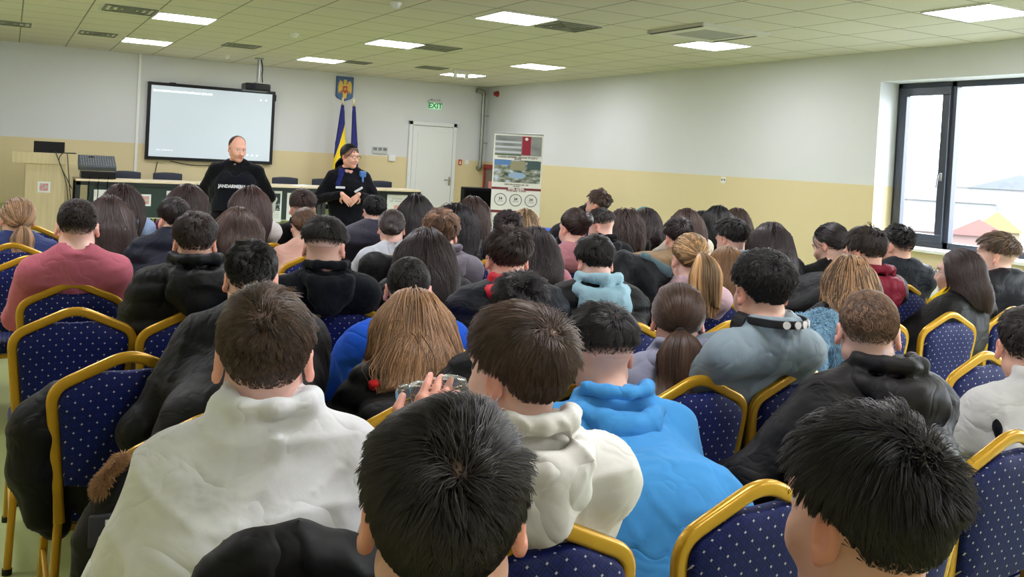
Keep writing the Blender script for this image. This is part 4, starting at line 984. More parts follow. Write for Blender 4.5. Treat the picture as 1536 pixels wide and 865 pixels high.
ink = plain('print_ink', (60, 52, 56), .6); mar = plain('print_maroon', (110, 34, 50), .5)
for z, s_, tx, mt in ((zf(236), .038, 'COLEGIUL NATIONAL „NICOLAE TITULESCU”', ink), (zf(238.8), .026, 'EDUCATIE', ink), (zf(277), .028, 'OFERTA EDUCATIONALA 2024 - 2025', ink), (zf(279.6), .02, 'AN SCOLAR', ink), (zf(286.2), .034, 'PROFIL REAL · 4 CLASE', mar)):
    text('banner_text', tx, s_, Matrix.Translation((0, -.004, z)) @ MX, mt, Bn, .0005, 'CENTER', .8 if len(tx) < 30 else .72, .001)
MB().box((-bw, -.004, zf(285)), (bw, -.002, zf(281.5))).build('maroon_band', mar, Bn); text('banner_text', 'NIVEL LICEAL', .042, Matrix.Translation((0, -.006, zf(283.2))) @ MX, white, Bn, .0005, 'CENTER', .9, .002)
for i in (-1, 0, 1):
    x = i*bw*.62; MB().sweep([(x+.082*math.cos(a), -.005, zf(300)+.082*math.sin(a)) for a in [2*PI*k/28 for k in range(28)]], circ(.006, 6), closed=True).build('ring', plain('ring_grey', (126, 128, 138), .4), Bn, smooth=True)
    text('banner_text', '24', .05, Matrix.Translation((x, -.004, zf(298.5))) @ MX, ink, Bn, .0005, 'CENTER', 1, .002); text('banner_text', 'LOCURI', .022, Matrix.Translation((x, -.004, zf(302.5))) @ MX, ink, Bn)
MB().box((-bw, -.004, zf(320)), (bw*.2, -.002, zf(316))).build('maroon_band', mar, Bn)

# ------------------------------------------------------------------ furniture at the front
wood = NT('light_oak'); o_ = wood.obj(); mp = wood.node('ShaderNodeMapping'); mp.inputs['Scale'].default_value = (9, 9, .7); wood.link(o_, mp.inputs[0]); nz = wood.node('ShaderNodeTexNoise', i_Scale=3.0, i_Detail=6.0); wood.link(mp.outputs[0], nz.inputs['Vector'])
wood.link(wood.mix(nz.outputs[0], lin((176, 160, 122)), lin((214, 200, 164))), wood.b.inputs['Base Color']); wood = wood.m
stick = NT('pink_print'); nz = stick.node('ShaderNodeTexNoise', i_Scale=40.0, i_Detail=3.0); stick.link(stick.obj(), nz.inputs['Vector']); stick.link(stick.mix(stick.math('GREATER_THAN', nz.outputs[0], .5), lin((212, 128, 136)), lin((176, 176, 172))), stick.b.inputs['Base Color']); stick = stick.m
YT = 14.05
tz = (at_Y(250, 271.5, YT)[2]+at_Y(560, 284, YT)[2])/2
xs = [at_Y(113, 269, YT)[0], at_Y(296, 274, YT)[0], at_Y(484, 281, YT)[0], at_Y(633, 289, YT)[0]]
top_m = plain('desk_beige', (222, 208, 180), .45, noise=.05, nscale=6); dkg = plain('desk_green', (30, 52, 48), .5); dkf = plain('desk_frame', (20, 30, 34), .45)
tzl = tz-PODZ
for i, lb in enumerate(('left desk with beige top carrying the sound mixer, dark green front', 'middle desk with beige top and dark green front, behind the standing speakers', 'right desk with beige top and dark green front, nearest the door')):
    w = (xs[i+1]-xs[i])/2-.004; r = thing('desk', lb, 'desk', ((xs[i]+xs[i+1])/2, YT, PODZ))
    MB().rbox((-w, 0, tzl-.03), (w, .7, tzl), .004).build('tabletop', top_m, r)
    MB().box((-w+.01, .02, tzl-.085), (w-.01, .05, tzl-.03)).box((-w+.01, .64, tzl-.085), (w-.01, .67, tzl-.03)).build('apron', dkf, r)
    MB().box((-w+.16, .06, .27), (w-.10, .08, tzl-.085)).build('modesty_panel', dkg, r)
    MB().box((-w+.16, .058, .255), (w-.10, .082, .27)).build('panel_edge', plain('edge_pale', (190, 190, 170), .5), r)
    for sx in (-1, 1):
        for y0 in (.02, .62): MB().box((sx*(w-.035)-.03, y0, 0), (sx*(w-.035)+.03, y0+.05, tzl-.03)).build('leg', dkf, r)
def paper(x0, y0, x1, y1, lb, name='poster', cat='poster', pic=None, Y=YT+.045, mat=None):
    a = at_Y(x0, y0, Y); b = at_Y(x1, y1, Y); w = abs(b[0]-a[0])/2; h = abs(a[2]-b[2])/2
    r = thing(name, lb, cat, ((a[0]+b[0])/2, Y, (a[2]+b[2])/2)); MB().box((-w, -.002, -h), (w, 0, h)).build('sheet', mat or plain('paper_white', (222, 226, 226), .6), r); return r, w, h
r, w, h = paper(141, 284, 165, 306, 'white sheet hanging behind the mixer cables on the left desk')
r, w, h = paper(209, 291, 226, 309, 'small square white sticker with pink print on the left desk front', 'sticker', 'sticker'); MB().box((-w*.68, -.004, -h*.68), (w*.68, -.002, h*.68)).build('print', stick, r)
r, w, h = paper(250, 286, 281, 309, 'white sheet hanging on the desk front left of the standing man'); text('print', 'JANDARMERIA', .035, Matrix.Translation((0, -.003, h*.6)) @ MX, ink, r, .0005)
r, w, h = paper(389, 285, 421, 333, 'tall white poster with a black and white portrait photo on the desk front')
tp = NT('portrait_print'); nz = tp.node('ShaderNodeTexNoise', i_Scale=9.0, i_Detail=4.0); tp.link(tp.obj(), nz.inputs['Vector']); tp.link(tp.mix(tp.math('GREATER_THAN', nz.outputs[0], .56), lin((26, 44, 46)), lin((150, 160, 160))), tp.b.inputs['Base Color'])
MB().box((-w*.1, -.004, -h*.28), (w*.86, -.002, h*.82)).build('photo', tp.m, r); F = Field(); F.ell((w*.4, -.004, h*.45), (w*.22, .002, h*.16)); F.cone((w*.4, -.004, h*.3), (w*.2, -.004, -h*.2), .02, .05, sc=(1, 8, 1)); V, Q = F.surface(.006); mesh_np('figure', V, Q, plain('portrait_pale', (176, 182, 180), .6), r)
for k in range(4): MB().box((w*-.2, -.004, -h*(.4+.1*k)), (w*.8, -.002, -h*(.42+.1*k))).build('text_line', plain('line_grey', (150, 154, 156), .6), r)
r, w, h = paper(431, 289, 462, 331, 'plain white sheet on the desk front left of the standing woman')
for k in range(5): MB().box((-w*.6, -.004, h*(.3-.14*k)), (w*.2, -.002, h*(.27-.14*k))).build('text_line', plain('line_grey', (150, 154, 156)), r)
r, w, h = paper(581, 291, 610, 320, 'white sheet with grey lettering and a small pink crest on the right desk'); text('print', 'ROMANIA\nAIR · Ministerul', .04, Matrix.Translation((0, -.003, h*.4)) @ MX, plain('line_grey', (150, 154, 156)), r, .0005); MB().box((-w*.3, -.004, -h*.7), (w*.15, -.002, -h*.15)).build('crest', plain('crest_pink', (206, 160, 150), .6), r)
q = at_Y(456, 279, YT+.25); r = thing('open_book', 'open white papers lying on the middle desk', 'papers', (q[0], YT+.25, tz))
MB().add([(-.2, -.1, .003), (0, -.1, .02), (.2, -.1, .003), (.2, .1, .003), (0, .1, .02), (-.2, .1, .003), (-.2, -.1, 0), (.2, -.1, 0), (.2, .1, 0), (-.2, .1, 0)], [(0, 1, 4, 5), (1, 2, 3, 4), (6, 9, 8, 7), (0, 6, 7, 2, 1), (3, 8, 9, 5, 4), (0, 5, 9, 6), (2, 7, 8, 3)]).build('pages', plain('paper_white', (222, 226, 226)), r)
MB().box((-.06, -.14, 0), (.16, -.11, .004)).build('loose_sheet', plain('paper_white', (222, 226, 226)), r)
# office chairs behind the desks
oc = plain('chair_navy', (28, 36, 54), .55); och = None
for i, (x, y, lb) in enumerate(((189, 256, 'black chair behind the sound mixer'), (252, 256, 'black chair behind the left desk, left of the standing man'), (428, 263, 'black chair behind the middle desk, right of the standing man'), (487, 264, 'black chair half hidden by the standing woman'), (571, 264, 'black chair behind the right desk'))):
    q = at_Y(x, y, 14.95)
    if och is None:
        hz_ = q[2]-PODZ; och = thing('office_chair', lb, 'chair', (q[0], 14.95, PODZ), 0, 'black chairs behind the desks')
        F = Field(); F.box((0, .0, hz_-.2), (.235, .025, .2), .022); F.post = lambda P: .35*P[:, 0]**2; V, Q = F.surface(.012); ps = [mesh_np('backrest', V, Q, oc, och)]
        ps.append(MB().rbox((-.22, -.42, .42), (.22, -.02, .48), .025).build('seat', oc, och))
        for sx in (-1, 1): ps.append(MB().cyl((sx*.15, .0, hz_-.35), (sx*.15, -.03, .44), .012).cyl((sx*.2, -.4, .43), (sx*.22, -.44, 0), .012).build('leg', dkf, och, smooth=True)); ps.append(MB().cyl((sx*.2, -.03, .43), (sx*.22, .05, 0), .012).build('leg', dkf, och, smooth=True))
    else: dup(och, ps, (q[0], 14.95, PODZ), label=lb)
# lectern
YL = 13.95
a = at_Y(19, 227, YL); b = at_Y(117, 231, YL); c_ = at_Y(118, 246, YL); lx0, lx1 = a[0], b[0]; lz1 = (a[2]+b[2])/2; lz0 = at_Y(60, 245, YL)[2]
r = thing('lectern', 'pale wooden lectern at the far left of the podium', 'lectern', ((lx0+lx1)/2, YL, PODZ)); w = (lx1-lx0)/2
bx0, bx1 = at_Y(37, 280, YL)[0]-(lx0+lx1)/2, at_Y(97, 280, YL)[0]-(lx0+lx1)/2
MB().box((bx0, .03, .0), (bx1, .06, lz0-PODZ)).build('front_panel', wood, r)
MB().box((bx0, .06, .04), (bx0+.025, .5, lz0-PODZ)).build('side_panel', wood, r); MB().box((bx1-.025, .06, .04), (bx1, .5, lz0-PODZ)).build('side_panel', wood, r)
MB().box((-w, 0, lz0-PODZ), (w, .03, lz1-PODZ)).box((-w, .031, lz0-PODZ), (-w+.03, .5, lz1-PODZ)).box((w-.03, .031, lz0-PODZ), (w, .5, lz1-PODZ)).build('top_rim', wood, r)
MB().box((-w+.03, .03, lz1-PODZ-.06), (w-.03, .5, lz1-PODZ-.03)).build('top_board', wood, r); MB().box((bx0-.03, 0, 0), (bx1+.03, .55, .04)).build('foot', wood, r)
r, w, h = paper(56.5, 272, 75, 289, 'small square white sticker with pink print on the lectern front', 'sticker', 'sticker', Y=YL+.028); MB().box((-w*.68, -.004, -h*.68), (w*.68, -.002, h*.68)).build('print', stick, r)
a = at_Y(51, 211, YL+.2); b = at_Y(97, 226, YL+.2); r = thing('laptop', 'black laptop with raised lid standing on the lectern', 'laptop', ((a[0]+b[0])/2, YL+.2, lz1-.03)); w = (b[0]-a[0])/2
MB().rbox((-w, .0, 0), (w, .02, a[2]-lz1+.03), .006).build('lid', blk, r); MB().rbox((-w, .02, 0), (w, .25, .02), .006).build('keyboard_base', blk, r)
tag(MB().rbox((b[0]+.005, YL+.15, lz1-.03), (b[0]+.15, YL+.35, lz1+.012), .008).build('black_box', blk), 'small flat black box on the lectern right of the laptop', 'box')
for pts, lb in (([(83, 227), (92, 250), (100, 275), (102, 300)], 'thin dark cable hanging from the lectern, left one'), ([(96, 228), (86, 238), (97, 262), (108, 283)], 'dark cable crossing in front of the lectern towards the desk'), ([(101, 229), (103, 262), (106, 300)], 'straight dark cable hanging beside the lectern')):
    m = MB().sweep(fillet([Vector(at_Y(x, y, YL-.02)) for x, y in pts], .3, 4), circ(.006, 6)); tag(m.build('cable', plain('cable_brown', (60, 56, 48), .6), smooth=True), lb, 'cable')
# mixer
a = at_Y(119, 268, YT+.1); b = at_Y(174, 268, YT+.1); w = (b[0]-a[0])/2; r = thing('sound_mixer', 'grey sound mixer on a black amplifier on the left desk', 'mixer', ((a[0]+b[0])/2, YT+.08, tz))
hA = at_Y(145, 257, YT+.1)[2]-tz; hB = at_Y(145, 243, YT+.1)[2]-tz
MB().rbox((-w+.02, 0, .01), (w, .35, max(hA, .09)), .008).build('amplifier', blk, r)
hA = max(hA, .09)
M_ = Matrix.Translation((0, .02, hA+.01)) @ Matrix.Rotation(math.radians(22), 4, 'X')
mixo = MB().rbox((-w-.02, 0, 0), (w, .42, .06), .008, M_).build('console', plain('mixer_grey', (70, 76, 84), .5), r)
kn = MB()
for i in range(14):
    for j in range(6): p = M_ @ Vector((-w+.02+i*(2*w-.04)/13.5, .05+j*.06, .06)); kn.cyl(p, M_ @ Vector((-w+.02+i*(2*w-.04)/13.5, .05+j*.06, .075)), .010, n=6)
k_ = kn.build('knob', plain('knob_pale', (140, 146, 150), .5), mixo); k_['kind'] = 'stuff'
m = MB().sweep(fillet([(-w+.12, .3, hA+.16), (-.12, .3, hB+.06), (-.05, .3, hB+.07), (-.02, .3, hA+.16)], .08), circ(.008, 6)).build('cable', blk2, r, smooth=True)
for i, sx in enumerate((-.1, 0.02, .14)):
    m = MB().sweep(fillet([(sx, -.01, .05), (sx-.02, -.09, -.02), (sx-.02, -.09, -.28), (sx-.1, -.08, -.5)], .08), circ(.006, 6)).build('cable', blk2, r, smooth=True)
# microphone stand in front of the desks
q = at_d(424, 330, 10.3); r = thing('microphone_stand', 'black tripod microphone stand on the green floor before the desk', 'stand', (q[0], q[1], 0))
MB().cyl((0, 0, .03), (0, 0, .62), .012).build('pole', blk2, r, smooth=True); MB().cyl((0, 0, .35), (-.45, -.1, .46), .008).build('boom', blk2, r, smooth=True); MB().ball((0, 0, .36), .03).build('clutch', blk2, r, smooth=True)
for a_ in (0, 2.1, 4.2): MB().cyl((0, 0, .12), (.3*math.cos(a_), .3*math.sin(a_), .008), .008).build('leg', blk2, r, smooth=True)

# ------------------------------------------------------------------ banquet chairs
gold_m = plain('gold_lacquer', (196, 150, 36), .26, .35, .6, noise=.08, nscale=8)
def chair_fabric():
    t = NT('blue_chair_fabric'); X, Y, Z = t.sep(t.obj()); Zt = t.math('ADD', Z, t.math('MULTIPLY', Y, 1.0)); p = .0205
    U = t.math('DIVIDE', t.math('ADD', X, Zt), p*2); W = t.math('DIVIDE', t.math('SUBTRACT', X, Zt), p*2)
    fu = t.math('ABSOLUTE', t.math('SUBTRACT', t.math('FRACT', U), .5)); fw = t.math('ABSOLUTE', t.math('SUBTRACT', t.math('FRACT', W), .5))
    mxv = t.math('MAXIMUM', fu, fw); mnv = t.math('MINIMUM', fu, fw)
    line = t.math('GREATER_THAN', mxv, .455); dot = t.math('GREATER_THAN', mnv, .415)
    inner = t.math('MULTIPLY', t.math('LESS_THAN', mxv, .30), t.math('GREATER_THAN', mxv, .22))
    c = t.mix(inner, lin((11, 27, 94)), lin((6, 13, 58))); c = t.mix(line, c, lin((3, 7, 42))); c = t.mix(dot, c, lin((176, 176, 186)))
    t.link(c, t.b.inputs['Base Color']); t.b.inputs['Roughness'].default_value = .62
    t.b.inputs['Sheen Weight'].default_value = .04; t.b.inputs['Specular IOR Level'].default_value = .22; t.b.inputs['Sheen Roughness'].default_value = .3; t.b.inputs['Sheen Tint'].default_value = lin((120, 160, 230))
    t.bump(t.math('SUBTRACT', 1.0, t.math('MULTIPLY', line, .8)), .5, .003); return t.m
CF = chair_fabric(); cap_m = plain('foot_cap_black', (14, 14, 14), .6)
ZT = .97
def yb(z): return .0+(ZT-z)*.11-.012
def chair_proto():
    r = thing('banquet_chair', 'x', 'chair')
    o2 = [(-.168, .45), (-.206, .862), (0, .958), (.206, .862), (.168, .45)]
    pts = fillet([(x, yb(z), z) for x, z in o2], [0, .048, .055, .048, 0], 7)
    ps = [MB().sweep(pts, rprof(.034, .024, .009)).build('back_frame', gold_m, r, smooth=True)]
    # upholstered back
    pl = fillet([(-.160, 0, .565), (-.192, 0, .848), (-.07, 0, .908), (0, 0, .902), (.07, 0, .908), (.192, 0, .848), (.160, 0, .565), (0, 0, .545), (-.160, 0, .565), (-.165, 0, .60)], [0, .04, .03, .1, .03, .04, .03, .2, .03, 0], 5)
    ol = [(p[0], p[2]) for p in pl[:-1]]; cx, cz = 0, .73; n = len(ol); m = MB(); vs = []
    rings = [(1, -.010), (.985, -.020), (.94, -.026), (.6, -.032), (.25, -.034)]
    for f, y in rings+[(f, -y*.9) for f, y in rings[::-1]]:
        for x, z in ol: zz = cz+(z-cz)*f; vs.append((cx+(x-cx)*f, yb(zz)+y, zz))
    R2 = len(rings)*2; fs = [(j*n+i, j*n+(i+1) % n, (j+1)*n+(i+1) % n, (j+1)*n+i) for j in range(R2-1) for i in range(n)]
    fs += [tuple(range(n)), tuple(range((R2-1)*n, R2*n))[::-1]]
    # ring 0 is the outline, innermost rings close the faces: reorder so that the caps are the small rings
    order = list(range(len(rings)-1, -1, -1))+list(range(2*len(rings)-1, len(rings)-1, -1))
    v2 = []
    for j in order: v2 += vs[j*n:(j+1)*n]
    m.add(v2, fs); ps.append(m.build('backrest', CF, r, smooth=True))
    ps.append(MB().rbox((-.205, .075, .425), (.205, .475, .495), .03).build('seat', CF, r, smooth=True))
    ps.append(MB().sweep([(-.185, .09, .415), (.185, .09, .415), (.185, .46, .415), (-.185, .46, .415)], rprof(.022, .022, .004), up=(0, 0, 1), closed=True).build('seat_frame', gold_m, r, smooth=True))
    for sx in (-1, 1):
        l = MB().sweep([(sx*.170, yb(.45)+.012, .48), (sx*.172, .045, .40), (sx*.188, -.03, .015)], rprof(.026, .030, .007)).build('leg', gold_m, r, smooth=True); MB().cyl((sx*.1885, -.0325, 0), (sx*.188, -.031, .022), .017).build('foot_cap', cap_m, l); ps.append(l)
        l = MB().sweep([(sx*.182, .455, .42), (sx*.192, .485, .015)], rprof(.026, .028, .007)).build('leg', gold_m, r, smooth=True); MB().cyl((sx*.192, .485, 0), (sx*.192, .485, .022), .017).build('foot_cap', cap_m, l); ps.append(l)
        ps.append(MB().sweep([(sx*.183, .005, .20), (sx*.188, .47, .20)], rprof(.016, .016, .004), up=(0, 0, 1)).build('stretcher', gold_m, r, smooth=True))
    return r, ps
CH0, CHP = chair_proto(); _first = [True]; CHAIRS = []
def chair(x, y, label, rz=0):
    CHAIRS.append((x, y, label))
    if _first[0]: _first[0] = False; CH0.location = (x, y, 0); CH0.rotation_euler = (0, 0, rz); CH0['label'] = label; CH0['group'] = 'gold-framed blue banquet chairs'; return CH0
    return dup(CH0, CHP, (x, y, 0), rz, label, group='gold-framed blue banquet chairs')
for x, y, lb in ((.34, 2.93, 'empty blue banquet chair at left foreground with a black jacket on its left side'), (.24, 3.74, 'empty blue banquet chair at left, second from the front of the left column'),
    (.12, 5.38, 'empty blue banquet chair at the left picture edge catching the light'), (.15, 7.18, 'empty blue banquet chair beyond the fair ponytail at the far left'),
    (1.24, 4.56, 'empty blue banquet chair right of the black-haired person at centre left'), (1.68, 7.3, 'empty blue banquet chair behind the far long-haired heads, before the standing man'), (2.16, 7.08, 'empty blue banquet chair before the standing woman'),
    (1.55, 6.05, 'empty blue banquet chair between the two long-haired people at left'), (2.22, 3.71, 'empty blue banquet chair in the middle, left of the light blue hood'), (2.74, 3.72, 'blue banquet chair covered by a dark coat in the middle right'), (2.74, 2.95, 'blue banquet chair seen left of the headphone wearer'),
    (3.22, 2.98, 'blue banquet chair covered by the pale blue fur coat'), (3.32, 2.17, 'empty blue banquet chair between the black hooded jacket and the white sweater'), (2.34, 1.44, 'empty blue banquet chair at the right edge in the foreground'),
    (4.73, 2.95, 'empty blue banquet chair behind the right edge head'), (6.14, 3.71, 'empty blue banquet chair farthest right below the window'), (2.68, 5.6, 'empty blue banquet chair behind the light brown wavy hair'), (3.17, 7.2, 'empty blue banquet chair in front of the door'), (3.69, 7.2, 'empty blue banquet chair left of the roll-up banner'),
    (4.58, 7.17, 'empty blue banquet chair against the tan wall right of the banner'), (5.25, 6.3, 'empty blue banquet chair near the right wall in the far rows')):
    chair(x, y, lb)

